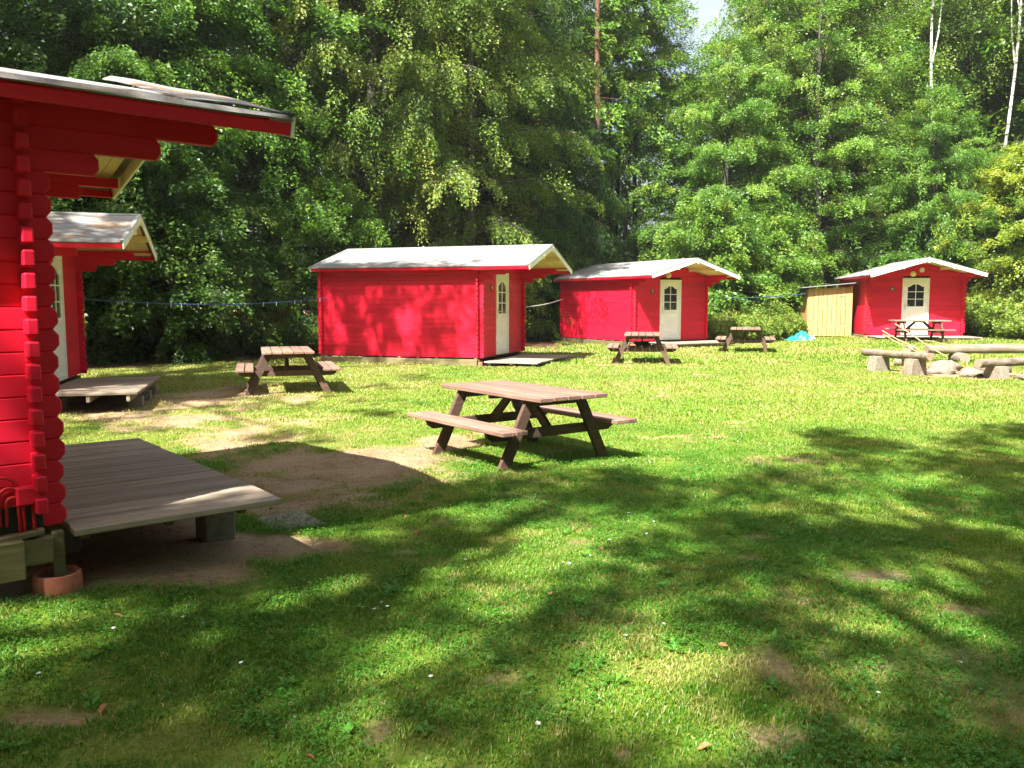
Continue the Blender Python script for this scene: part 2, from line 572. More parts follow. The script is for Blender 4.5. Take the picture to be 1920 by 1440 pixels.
# worn bare earth: centre x, y, radii, strength
BARE = [(-1.94, 8.42, .75, .98, .9), (-1.26, 8.95, .69, .6, .9), (-2.4, 7.66, .68, .94, .95), (-1.52, 7.35, .28, .44, .8), (-5.13, 13.94, 1.06, 1.3, .9),
        (-4.71, 15.0, .8, .9, .8), (-3.54, 13.82, .44, .69, .8), (-.74, 9.63, .45, .6, 1.0), (-4.76, 11.29, 1.1, 1.1, .75), (-3.4, 10.2, 1.2, .6, .6),
        (-1.82, 6.39, .3, .4, .8), (-1.92, 5.07, .75, .34, 1.0), (-2.38, 4.49, .38, .24, 1.0), (-1.81, 3.12, .3, .09, .9), (2.19, 4.85, .25, .12, .9),
        (2.36, 4.32, .23, .11, .9), (1.56, 4.4, .14, .08, .7), (1.6, 22.6, 1.3, 1.6, .75), (2.31, 19.6, .5, .5, .7), (9.6, 18.0, 1.3, 1.3, 1.15),
        (9.9, 19.4, 1.3, 1.2, .8), (3.6, 25.8, .9, 1.5, .7), (4.9, 27.0, 1.5, 1.2, .6), (6.3, 26.6, .7, .8, .6), (1.7, 3.3, .9, .5, .55), (1.69, 5.64, .18, .1, .8),
        (3.1, 20.6, .6, .6, .7), (8.6, 20.6, 1.2, .8, .6), (-.1, 10.3, .5, .5, .6), (-2.0, 8.0, 1.1, 1.5, 1.0), (-1.1, 8.5, .7, .5, 1.0), (-2.9, 9.2, 1.0, 1.0, .8), (-4.4, 12.9, 1.0, 1.4, .65), (-5.6, 12.2, .8, 1.2, .7), (-1.6, 5.35, .9, .3, 1.0), (-1.6, 7.6, 1.2, 1.2, .9), (-2.0, 6.7, .6, .8, .8), (-3.6, 11.2, 1.4, 1.2, .55), (-2.5, 10.4, 1.1, .8, .5), (-4.4, 13.6, 1.1, 1.5, .7), (-2.1, 4.75, .8, .35, 1.1)]


def masks(x, y):
    """bare earth 0..1 and forest floor 0..1"""
    w = vnoise(x, y, .55, 1) * .55 + vnoise(x, y, .17, 2) * .45
    bare = np.zeros_like(x)
    for cx, cy, rx, ry, s in BARE:
        d = np.sqrt(((x - cx) / rx) ** 2 + ((y - cy) / ry) ** 2)
        bare = np.maximum(bare, s * np.clip(1.65 - 1.25 * d, 0, 1))
    bare = sstep(.20, .66, bare * .75 + (w - .5) * .85 * (bare > 0.02))
    small = sstep(.74, .84, vnoise(x, y, .5, 5) * .6 + vnoise(x, y, .13, 6) * .4) * .8
    bare = np.maximum(bare, small * sstep(-2, .5, x * .5 + 1.2 - y * .1))
    edge = 25.5 + 1.2 * np.sin(x * .7) + (vnoise(x, y, 1.5, 7) - .5) * 3 + np.where(x > 1.5, 6, 0) + np.where(x > 8, 4, 0) - np.where(x < -3.5, 7.0, 0) * sstep(-3.5, -8, x)
    forest = sstep(-.8, .8, y - edge) * (1 - sstep(56, 60, y))
    for n in HUTS:
        u, v = hut_local(n, x, y)
        under = (u > -HL - .1) & (u < 1.25) & (np.abs(v) < HW / 2 + .05)
        bare = np.where(under, 1, bare)
    return bare, forest


def axis(parts):
    return np.unique(np.round(np.concatenate([np.arange(a, b, s) for a, b, s in parts]), 4))


gx = axis([(-220, -40, 20), (-40, -10, 1.5), (-10, -4.2, .25), (-4.2, 4.2, .1), (4.2, 18, .2), (18, 40, 1.5), (40, 221, 20)])
gy = axis([(-60, -10, 10), (-10, 2, 1.0), (2, 12, .1), (12, 36, .2), (36, 60, 1.5), (60, 321, 20)])
X, Y = np.meshgrid(gx, gy, indexing='ij')
X, Y = X.ravel(), Y.ravel()
bare, forest = masks(X, Y)
Z = terr(X, Y) - .012 * bare
nx, ny = len(gx), len(gy)
ii = (np.arange(nx - 1)[:, None] * ny + np.arange(ny - 1)[None, :]).ravel()
F = np.stack([ii, ii + ny, ii + ny + 1, ii + 1], 1)


def ground_mat():
    m, nt, b, _ = new_mat('lawn_soil')
    a1 = node(nt, 'ShaderNodeAttribute', attribute_name='bare')
    a2 = node(nt, 'ShaderNodeAttribute', attribute_name='forest')
    v = coords(nt)
    n1 = noise(nt, 1.2, 6, 0.65, v)
    n2 = noise(nt, 22, 6, 0.75, v)
    n3 = noise(nt, 130, 4, 0.7, v)
    gr = ramp(nt, n2.outputs['Fac'], [(0.3, (0.045, 0.095, 0.008)), (0.5, (0.10, 0.18, 0.014)), (0.7, (0.20, 0.24, 0.045))]).outputs['Color']
    gr = mixc(nt, ramp(nt, n1.outputs['Fac'], [(0.4, 0.0), (0.65, 0.5)]).outputs['Color'], gr, (0.16, 0.14, 0.045))
    so = ramp(nt, n2.outputs['Fac'], [(0.3, (0.17, 0.108, 0.055)), (0.5, (0.29, 0.195, 0.108)), (0.68, (0.38, 0.28, 0.17))]).outputs['Color']
    so = mixc(nt, ramp(nt, n3.outputs['Fac'], [(0.38, 0.75), (0.56, 0.0)]).outputs['Color'], so, (0.085, 0.05, 0.026))
    n4 = noise(nt, 5.5, 6, 0.75, v, 0.5)
    so = mixc(nt, ramp(nt, n4.outputs['Fac'], [(0.48, 0.0), (0.62, 0.7)]).outputs['Color'], so, (0.16, 0.10, 0.05))
    so = mixc(nt, ramp(nt, noise(nt, 75, 3, 0.6, v).outputs['Fac'], [(0.62, 0.0), (0.68, 0.8)]).outputs['Color'], so, (0.48, 0.42, 0.33))
    so = mixc(nt, ramp(nt, n1.outputs['Fac'], [(0.42, 0.0), (0.6, 0.4)]).outputs['Color'], so, (0.40, 0.31, 0.21))
    fo = ramp(nt, n2.outputs['Fac'], [(0.3, (0.04, 0.025, 0.013)), (0.5, (0.10, 0.062, 0.032)), (0.68, (0.19, 0.12, 0.06))]).outputs['Color']
    c = mixc(nt, a1.outputs['Fac'], gr, so)
    c = mixc(nt, a2.outputs['Fac'], c, fo)
    nt.links.new(c, b.inputs['Base Color'])
    b.inputs['Roughness'].default_value = 0.95
    b.inputs['Specular IOR Level'].default_value = 0.1
    bump(nt, b, n2.outputs['Fac'], 0.9, 0.03)
    return m


M['ground'] = ground_mat()
ground = tag(obj('ground', np_mesh('ground', np.stack([X, Y, Z], 1), F, M['ground'], {'bare': bare, 'forest': forest}, True)), kind='structure')
ground['label'] = 'mown lawn with worn sandy patches running back to the forest edge'

# ---------------------------------------------------------------- log cabins
LH, LT = 0.1145, 0.055
_cache = {}


def side_log(length, h=LH):
    """Planed wall log along +x, both ends cut to a blunt point."""
    k = ('s', round(length, 3), round(h, 3))
    if k not in _cache:
        c = min(.032, h * .3)
        out = [(c * .8, 0), (length - c * .8, 0), (length, c), (length, h - c), (length - c * .8, h), (c * .8, h), (0, h - c), (0, c)]
        _cache[k] = MB().prism(out, LT, .0065).mesh('side_log', M['red'])
    return _cache[k]


def front_log(length, e0, e1, h=LH):
    """Wall log along +x; e0/e1 say whether that end runs on past the corner as a notched block."""
    k = ('f', round(length, 3), e0, e1, round(h, 3))
    if k not in _cache:
        b = MB()
        x0, x1 = (.105 if e0 else 0), length - (.105 if e1 else 0)
        b.box(x0, x1, -LT / 2, LT / 2, 0, h - .0005, .006)
        if e0:
            b.box(0, x0, -LT / 2, LT / 2, .030, h - .002, .008)
        if e1:
            b.box(x1, length, -LT / 2, LT / 2, .030, h - .002, .008)
        _cache[k] = b.mesh('front_log', M['red'])
    return _cache[k]


def roof_z(v):
    return HR - (HR - HE) * abs(v) / (HW / 2 + EV)


DOOR_W, DOOR_H = .92, 2.03


def make_door(root):
    """White door: frame, leaf with an arched six-pane window, lower panel and lever handle. Local: x out of the wall."""
    w, z0, z1 = DOOR_W / 2, ZB + .015, ZB + .015 + DOOR_H
    f = MB()
    fw = .055
    f.box(-.06, .022, -w, -w + fw, z0, z1, .004)
    f.box(-.06, .022, w - fw, w, z0, z1, .004)
    f.box(-.06, .0215, -w + fw, w - fw, z1 - fw, z1, .004)
    f.box(-.06, .03, -w + fw, w - fw, z0, z0 + .03, .004)
    fr = obj('door_frame', f.mesh('door_frame', M['door']), root)
    a, bb = -w + fw + .004, w - fw - .004
    zl0, zl1 = z0 + .034, z1 - fw - .004
    d = MB()
    gl0, gl1 = zl0 + .98, zl1 - .17       # window opening
    st = .125
    d.box(-.03, .008, a, a + st, zl0, zl1, .003)
    d.box(-.03, .008, bb - st, bb, zl0, zl1, .003)
    d.box(-.03, .0075, a + st, bb - st, zl0, gl0, .003)
    # arched head rail
    y0, y1 = a + st, bb - st
    n = 12
    vs, fs = [], []
    for i in range(n + 1):
        t = i / n
        y = y0 + (y1 - y0) * t
        q = min(t, 1 - t) * 2
        zz = gl1 - .085 * (1 - sstep(.15, .75, q))
        vs += [(-.03, y, float(zz)), (.0075, y, float(zz)), (.0075, y, zl1), (-.03, y, zl1)]
    for i in range(n):
        for k in range(4):
            l = (k + 1) % 4
            fs.append((i * 4 + k, i * 4 + l, i * 4 + 4 + l, i * 4 + 4 + k))
    d.add(vs, fs)
    leaf = obj('door', d.mesh('door', M['door']), root)
    p = MB()
    p.box(.008, .014, a + st - .01, bb - st + .01, zl0 + .09, zl0 + .86, .005)
    obj('door_panel', p.mesh('door_panel', M['door']), leaf)
    p = MB()
    p.box(.008, .018, a + .03, bb - .03, zl0 + .01, zl0 + .055, .004)
    obj('drip_rail', p.mesh('drip_rail', M['door']), leaf)
    g = MB()
    ym = (y0 + y1) / 2
    bw = .011
    hz = [gl0 + (gl1 - gl0) * k / 3 for k in (1, 2)]
    g.box(-.02, .006, ym - bw, ym + bw, gl0, gl1, .002)
    for z in hz:
        g.box(-.02, .0055, y0, ym - bw, z - bw, z + bw, .002)
        g.box(-.02, .0055, ym + bw, y1, z - bw, z + bw, .002)
    obj('glazing_bars', g.mesh('glazing_bars', M['door']), leaf)
    zs = [gl0] + hz + [gl1]
    for i in range(3):
        for (ya, yb) in ((y0, ym), (ym, y1)):
            q = MB().box(-.016, -.012, ya - .004, yb + .004, zs[i] - .004, zs[i + 1] + .004)
            obj('pane', q.mesh('pane', M['glass']), leaf)
    h = MB()
    hy, hz_ = a + .055, zl0 + 1.0
    h.box(.008, .014, hy - .018, hy + .018, hz_ - .13, hz_ + .09, .003)
    h.tube([(.014, hy, hz_ + .03), (.055, hy, hz_ + .03), (.06, hy + .02, hz_ + .03), (.06, hy + .115, hz_ + .03)], .009, 8)
    obj('door_handle', h.mesh('door_handle', M['metal']), leaf)


def digit_mesh(ch):
    c = bpy.data.curves.new('digit', 'FONT')
    c.body = ch
    c.size = .15
    c.extrude = .004
    c.align_x = 'CENTER'
    c.align_y = 'CENTER'
    t = bpy.data.objects.new('digit_source', c)
    me = bpy.data.meshes.new_from_object(t)
    bpy.data.objects.remove(t)
    me.materials.clear()
    me.materials.append(M['digit'])
    return me


def make_hut(key, label, digit=None, litter=0.3, strip=False, boards=True):
    global HE, HR
    HE, HR = (2.576, 3.03) if key == 'near' else (2.506, 3.059)
    hx, hy, th, z0 = HUTS[key]
    root = thing('log_cabin', label, 'cabin', (hx, hy, z0), th, 'red log cabins round the lawn')
    W2 = HW / 2
    vy = W2 - LT / 2
    ncour = 19
    ext = {18: .975, 17: .66, 16: .335}
    # side walls
    for s in (-1, 1):
        for k in range(ncour):
            u1 = ext.get(k, .105)
            length = HL + .105 + u1
            obj('log', side_log(length), root, (-HL - .105 + random.uniform(-.007, .007), s * vy + random.uniform(-.0015, .0015), ZB + k * LH))
        pl = MB().box(-HL - .1, OF - .03, s * W2 - .05, s * W2 + .004, ZB + ncour * LH, roof_z(W2) - .045)
        obj('wall_plate', pl.mesh('wall_plate', M['red']), root)
    # front and back walls, half a course up
    dw = DOOR_W / 2
    for wall, u in (('front', -LT / 2), ('back', -HL + LT / 2)):
        for k in range(-1, ncour):
            z = ZB + (k + .5) * LH
            h = LH
            if k == -1:
                z, h = ZB, LH * .5
            if wall == 'front' and z < ZB + DOOR_H:
                ln = HW / 2 + .105 - dw - .001
                if k == -1:
                    for y in (-HW / 2 - .105, dw + .001):
                        obj('log', MB().box(.105 if y < 0 else 0, ln if y < 0 else ln - .105, -LT / 2, LT / 2, 0, h - .001, .005).mesh('front_log', M['red']), root, (u, y, z), (0, 0, R(90)))
                    continue
                obj('log', front_log(ln, True, False), root, (u, -HW / 2 - .105, z), (0, 0, R(90)))
                obj('log', front_log(ln, False, True), root, (u, dw + .001, z), (0, 0, R(90)))
            else:
                if k == -1:
                    obj('log', MB().box(0, HW, -LT / 2, LT / 2, 0, h - .001, .005).mesh('front_log', M['red']), root, (u, -HW / 2, z), (0, 0, R(90)))
                else:
                    obj('log', front_log(HW + .21, True, True), root, (u, -HW / 2 - .105, z), (0, 0, R(90)))
        # gable logs, ends cut to the roof slope
        z = ZB + (ncour + .5) * LH
        while z < HR - .07:
            h = min(LH, HR - .06 - z)
            half = lambda zz: max(.03, min(W2, (HR - .08 - zz) / (HR - HE) * (W2 + EV)))
            a, b_ = half(z), half(z + h)
            g = MB().prism([(-a, 0), (a, 0), (b_, h), (-b_, h)], LT, .006)
            obj('gable_log', g.mesh('gable_log', M['red']), root, (u, 0, z), (0, 0, R(90)))
            z += LH
    sl = math.atan2(HR - HE, W2 + EV)
    slen = math.hypot(HR - HE, W2 + EV)
    u0, u1 = -HL - OB, OF
    for s in (-1, 1):
        # local frame of a slope: x = along the ridge (u), y = down the slope, z = out of the roof
        ex, ey = Vector((1, 0, 0)), Vector((0, s * math.cos(sl), -math.sin(sl)))
        ez = Vector((0, s * math.sin(sl), math.cos(sl)))
        mat = Matrix(((ex.x, ey.x, ez.x, 0), (ex.y, ey.y, ez.y, 0), (ex.z, ey.z, ez.z, HR), (0, 0, 0, 1)))
        # boards: the overhang one by one, the rest as one sheet
        if boards:
            bw = .1
            nb = int((u1 - .03 - .02) / bw)
            bm_ = MB().box(0, bw - .004, 0, slen - .015, -.036, -.014, .004)
            me = bm_.mesh('roof_board', M['cream'])
            for i in range(nb):
                o = obj('roof_board', me, root)
                o.matrix_local = mat @ Matrix.Translation((.03 + i * bw, 0, 0))
            xb = .03 + nb * bw
        o = obj('roof_deck', MB().box(u0 + .005, .028, 0, slen - .015, -.036, -.014).mesh('roof_deck', M['cream']), root)
        o.matrix_local = mat
        # felt: a slightly wavy sheet that folds over the eave
        n, rows = 40, 9
        ph = random.uniform(0, 6)
        vs, fs = [], []
        for lay in (0, 1):
            for i in range(n + 1):
                x = u0 - .012 + (u1 - u0 + .024) * i / n
                for j in range(rows + 1):
                    if j < rows - 1:
                        y, z = slen * j / (rows - 2) * 1.0, 0.0
                    else:
                        y, z = slen + .014, -.026
                    z += .003 * math.sin(x * 5 + ph + j) + .002 * math.sin(x * 13 + j * 2.1) - (.008 if lay else 0) - .003
                    if j == 0:
                        y, z = -.002 + 0 * lay, -(.008 if lay else 0)
                    if lay and j == rows:
                        y -= .006
                    vs.append((x, y, z))
        st = (n + 1) * (rows + 1)
        for lay in (0, 1):
            for i in range(n):
                for j in range(rows):
                    a = lay * st + i * (rows + 1) + j
                    q = (a, a + rows + 1, a + rows + 2, a + 1)
                    fs.append(q if (lay == 0) == (s > 0) else q[::-1])
        rim = [i * (rows + 1) for i in range(n + 1)] + [n * (rows + 1) + j for j in range(1, rows + 1)] + [i * (rows + 1) + rows for i in range(n - 1, -1, -1)] + list(range(rows - 1, 0, -1))
        for a, b_ in zip(rim, rim[1:] + rim[:1]):
            fs.append((a, b_, b_ + st, a + st))
        f = obj('roof_felt', MB().add(vs, fs, 0, True).mesh('roof_felt', M['felt']), root)
        f.matrix_local = mat
        f['litter'] = litter
        if strip and s < 0:
            vs, fs = [], []
            for i in range(13):
                x = .72 + (OF - .72 + .014) * i / 12
                for j in range(6):
                    y = .25 + (slen - .25 - .05) * j / 5
                    zz = .010 + .050 * (1 - j / 5) * min(1, i / 2 + .55) + .007 * math.sin(x * 9 + j)
                    vs.append((x, y, zz))
            for i in range(12):
                for j in range(5):
                    a = i * 6 + j
                    fs.append((a, a + 1, a + 7, a + 6))
            m2 = MB().add(vs, fs, 0, True)
            m2.add([(p[0], p[1], p[2] - .006) for p in vs], [q[::-1] for q in fs], 0, True)
            rim = [i * 6 for i in range(13)] + [12 * 6 + j for j in range(1, 6)] + [i * 6 + 5 for i in range(11, -1, -1)] + [4, 3, 2, 1]
            m2.add([vs[i] for i in rim] + [(vs[i][0], vs[i][1], vs[i][2] - .006) for i in rim], [(i, (i + 1) % len(rim), (i + 1) % len(rim) + len(rim), i + len(rim)) for i in range(len(rim))])
            f2 = obj('felt_strip', m2.mesh('felt_strip', M['felt']), root)
            f2.matrix_local = mat
            f2['litter'] = 1.0
        # barge boards front and back, white; dark drip edge on top
        for ux, nm in ((u1, 1), (u0, -1)):
            bb = MB().box(ux - (.022 if nm < 0 else 0), ux + (.022 if nm > 0 else 0), .002, slen + .012, -.125, -.012, .004)
            o = obj('barge_board', bb.mesh('barge_board', M['white']), root)
            o.matrix_local = mat
            bb = MB().box(ux - .03, ux + .03, .004, slen + .018, .002, .012, .003)
            o = obj('drip_edge', bb.mesh('drip_edge', M['black'] if strip else M['felt']), root)
            o.matrix_local = mat
        # eave board, red
        eb = MB().box(u0 + .02, u1 - .002, slen - .012, slen + .010, -.115, -.047, .004)
        o = obj('eave_board', eb.mesh('eave_board', M['red']), root)
        o.matrix_local = mat
        # purlin halfway down the slope, cream where it shows
        py = s * W2 * .5
        pz = roof_z(py) - .045
        pb = MB().box(.002, OF + .045, py - .028, py + .028, pz - .115, pz - .012, .006)
        obj('purlin', pb.mesh('purlin', M['cream']), root)
    pb = MB().box(.002, OF + .045, -.03, .03, HR - .19, HR - .055, .006)
    obj('ridge_beam', pb.mesh('ridge_beam', M['cream']), root)
    pb = MB().box(u0, u1 + .01, -.055, .055, 0, .008, .002)
    obj('ridge_cap', MB().prism([(-.11, -.034), (-.11, -.026), (0, .010), (.11, -.026), (.11, -.034), (0, .002)], u1 - u0 + .02).mesh('ridge_cap', M['felt']), root, ((u0 + u1) / 2, 0, HR), (0, 0, R(90)))
    make_door(root)
    # lamp over the door and number plate
    lm = MB().lathe([(0.001, .065), (.05, .06), (.085, .038), (.1, 0), (.1, -.03)], 16)
    obj('wall_lamp', lm.mesh('wall_lamp', M['cream']), root, (.03, -.12, ZB + DOOR_H + .16), (0, R(90), 0))
    if digit:
        pl = MB().lathe([(0.001, .012), (.075, .012), (.085, .006), (.085, -.004)], 20)
        p = obj('number_plate', pl.mesh('number_plate', M['plaque']), root, (.006, -.80, ZB + 1.66), (0, R(90), 0))
        d = obj('digit', digit_mesh(digit), p)
        d.rotation_euler = (0, 0, R(90))
        d.location = (0, 0, .014)
    # floor inside, sill beams, blocks, posts
    fl = MB().box(-HL + .06, -.06, -W2 + .06, W2 - .06, ZB - .01, ZB + .02)
    obj('cabin_floor', fl.mesh('cabin_floor', M['dark']), root)
    gz = lambda u, v: tz(hx + u * math.cos(th) - v * math.sin(th), hy + u * math.sin(th) + v * math.cos(th)) - z0
    for s in (-1, 1):
        bz1 = ZB - .03
        bz0 = max(ZB - .23, gz(-2, s * W2) - .05)
        bm_ = MB().box(-HL + .02, -.12 if key == 'near' else -.02, s * W2 - .12, s * W2 - .02, bz0, bz1, .006)
        obj('sill_beam', bm_.mesh('sill_beam', M['beam']), root)
    for v in np.linspace(-W2 + .2, W2 - .2, 4):
        bm_ = MB().box(-HL + .05, -.05, v - .04, v + .04, ZB - .03, ZB - .011, .003)
        obj('floor_joist', bm_.mesh('floor_joist', M['beam']), root)
    for i in range(9):
        u = -HL + .15 + i * (HL - .25) / 8
        bm_ = MB().box(u - .035, u + .035, -W2 - .004, W2 + .004, ZB - .0295, ZB - .002, .003)
        obj('sill_block', bm_.mesh('sill_block', M['beam']), root)
    for u in (-HL + .2, -HL / 2, .05 if key == 'near' else -.05):
        for s in (-1, 1):
            v = s * (W2 - (.0 if key == 'near' else .05))
            g0 = gz(u, v)
            pw = .03 if key == 'near' else .045
            bm_ = MB().box(u - pw, u + pw, v - pw, v + pw, g0 - .05, ZB - .031, .006)
            obj('foundation_post', bm_.mesh('foundation_post', M['beam']), root)
            if g0 > -.16:
                rg = MB().lathe([(.118, -.05), (.118, .085), (.11, .095), (.095, .09), (.095, -.04)], 24)
                obj('footing_ring', rg.mesh('footing_ring', M['terracotta']), root, (u - .01, v, g0))
                rf = MB().lathe([(.001, .072), (.094, .066)], 16)
                obj('footing_fill', rf.mesh('footing_fill', M['concrete']), root, (u - .01, v, g0))
    return root


def make_deck(key, label, v0=-1.72, v1=1.62, depth=1.32, dz=0.0, th=.035):
    """Planked platform in front of a cabin, on joists and concrete blocks."""
    hx, hy, a, z0 = HUTS[key]
    top = z0 + ZB - .012 + dz
    root = thing('deck', label, 'deck', (hx, hy, top), a, 'wooden decks before the cabins')
    n = int(round((v1 - v0) / .122))
    bw = (v1 - v0) / n
    me = MB().box(0, depth, .003, bw - .003, -th, 0, .004).mesh('plank', M['deck'])
    for i in range(n):
        obj('plank', me, root, (.11 + random.uniform(-.004, .004), v0 + i * bw, random.uniform(-.003, .002)), (0, random.uniform(-.002, .002), 0))
    gz = lambda u, v: tz(hx + u * math.cos(a) - v * math.sin(a), hy + u * math.sin(a) + v * math.cos(a)) - top
    for u in (.22, .11 + depth / 2, depth - .02):
        lo = max(-th - .1, -th - max(.03, (-gz(u, 0) - th) * .5))
        j = MB().box(u - .025, u + .025, v0 + (.30 if key == 'near' else .02), v1 - .02, lo, -th - .002, .004)
        obj('joist', j.mesh('joist', M['beam'] if key == 'near' else M['deck']), root)
    for u in (.22, depth - .02):
        for v in (v0 + .95 if u < 1 else v0 + .78, (v0 + v1) / 2 + .3, v1 - .3):
            g0 = gz(u, v) - .03
            if g0 < -th - .12:
                b = MB().box(u - .1, u + .1, v - .1, v + .1, g0, -th - .105, .008)
                obj('support_block', b.mesh('support_block', M['concrete']), root)
    return root


hut_near = make_hut('near', 'red log cabin cut off at the left edge, the one nearest the camera', None, 0.6, True)
hut_second = make_hut('second', 'red log cabin half hidden behind the nearest cabin, deep shade on its front', None, 1.0)
hut_four = make_hut('four', 'red log cabin with number 4, long dappled side wall turned to the lawn', '4', 0.15)
hut_five = make_hut('five', 'red log cabin with number 5, sunlit side wall, two picnic tables before it', '5', 0.1)
hut_six = make_hut('six', 'red log cabin with number 6, a pine lean-to shed against its side', '6', 0.1)
# round vent next to the lamp of cabin six
vt = MB().lathe([(0.001, .03), (.04, .03), (.045, .05), (.075, .05), (.085, .02), (.085, -.02)], 16)
obj('gable_vent', vt.mesh('gable_vent', M['white']), hut_six, (.03, .17, ZB + DOOR_H + .30), (0, R(90), 0))

make_deck('near', 'large weathered plank deck before the nearest cabin, in shade beside the bare earth', -1.74, 1.2, 1.14)
make_deck('second', 'weathered plank deck before the half hidden cabin, behind the nearest deck', -2.0, .75)
make_deck('four', 'low plank deck below the narrow white door of the cabin with number 4', -1.6, 1.5, dz=-.06)
make_deck('five', 'low plank deck below the white door of the cabin with number 5', -1.0, 1.75, dz=-.02)
make_deck('six', 'low plank deck below the door of the cabin with number 6', -1.66, 1.8, dz=-.01)

# electrics on the side wall of the near cabin, low at the corner
W2 = HW / 2
hx, hy, hth, hz0 = HUTS['near']
jb = MB().box(-.135, -.03, -W2 - .055, -W2 + .001, .475, .575, .006)
jb.box(-.128, -.037, -W2 - .062, -W2 - .054, .482, .568, .004)
box_ = obj('junction_box', jb.mesh('junction_box', M['red']), hut_near)
cb = MB()
for i, (r_, xo) in enumerate(((.075, -.19), (.05, -.165), (.032, -.15))):
    pts = [(xo + r_ * math.cos(t) * .9, -W2 - .03 - .006 * i, .555 - .03 * i + r_ * math.sin(t)) for t in np.linspace(0, math.pi, 10)]
    pts = [(-.13, -W2 - .03, .535 - .02 * i)] + pts + [(xo - r_ * .9, -W2 - .03, .38)]
    cb.tube(pts, .008, 6)
obj('cable', cb.mesh('cable', M['dark_red']), hut_near)
pp = MB()
for x in (-.125, -.105, -.06, -.23, -.27):
    pp.tube([(x, -W2 - .03, .47), (x + .003, -W2 - .033, .36), (x, -W2 - .02, .30)], .009, 6)
obj('cable_pipe', pp.mesh('cable_pipe', M['dark_red']), hut_near)
cv = MB().box(-.40, -.012, -W2 - .012, -W2 - .001, ZB + .002, .47, .003)  # near-black flat panel, the shade of a wall opening put into colour
obj('recess_shade_panel', cv.mesh('recess_shade_panel', M['dark']), hut_near)
sb = MB().box(-1.6, .02, -W2 - .07, -W2 + .0, .16, .30, .008)
obj('skirting_beam', sb.mesh('skirting_beam', M['beam']), hut_near)
sb = MB().prism([(-.55, .27), (-.02, .325), (-.02, .345), (-.55, .30)], .1, .004)
obj('drip_board', sb.mesh('drip_board', M['beam']), hut_near, (0, -W2 - .03, 0))


# ---------------------------------------------------------------- lean-to shed
def hut_world(key, u, v, z=0.0):
    x, y, th, z0 = HUTS[key]
    return Vector((x + u * math.cos(th) - v * math.sin(th), y + u * math.sin(th) + v * math.cos(th), z))


p = hut_world('six', -1.25, -W2 - .26)
sh = thing('lean_to_shed', 'pale pine lean-to shed with vertical boards, beside the cabin with number 6', 'shed', (p.x, p.y, tz(p.x, p.y)), HUTS['six'][2])
SW, SD = 1.62, 1.5
bw = .165
bme = MB().box(0, .022, .005, bw - .012, 0, 1.86, .003).mesh('board', M['pine'])
for i in range(8):
    o = obj('board', bme, sh, (0, -SW + .22 + i * bw, .02), (0, 0, 0), (1, 1, .97 + .012 * i * .35))
ob_ = MB().box(-.01, .018, -SW, -SW + .21, .0, 1.82, .004)
obj('corner_board', ob_.mesh('corner_board', M['pine']), sh)
ob_ = MB().box(-.06, .018, -.09, -.005, .0, 1.94, .004)
obj('corner_post', ob_.mesh('corner_post', M['pine']), sh)
sme = MB().box(0, bw - .008, -.022, 0, 0, 1.78, .003).mesh('board', M['pine'])
for i in range(9):
    obj('board', sme, sh, (-SD + i * bw, -SW, .0))
ob_ = MB()
for z in (.35, 1.05, 1.7):
    ob_.box(-.05, -.003, -SW + .02, -.1, z, z + .08, .004)
obj('batten', ob_.mesh('batten', M['pine']), sh)
rf = MB()
rf.add([(x, y, z + dz) for dz in (0, .03) for (x, y, z) in ((.28, -SW - .28, 1.84), (.28, .1, 2.02), (-SD, .1, 2.02), (-SD, -SW - .28, 1.84))],
       [(0, 3, 2, 1), (4, 5, 6, 7), (0, 1, 5, 4), (1, 2, 6, 5), (2, 3, 7, 6), (3, 0, 4, 7)])
f = obj('roof', rf.mesh('roof', M['felt']), sh)
f['litter'] = 0.1
hn = MB()
for z in (.5, 1.5):
    hn.box(.022, .028, -.5, -.25, z, z + .035, .002)
obj('hinge', hn.mesh('hinge', M['metal']), sh)


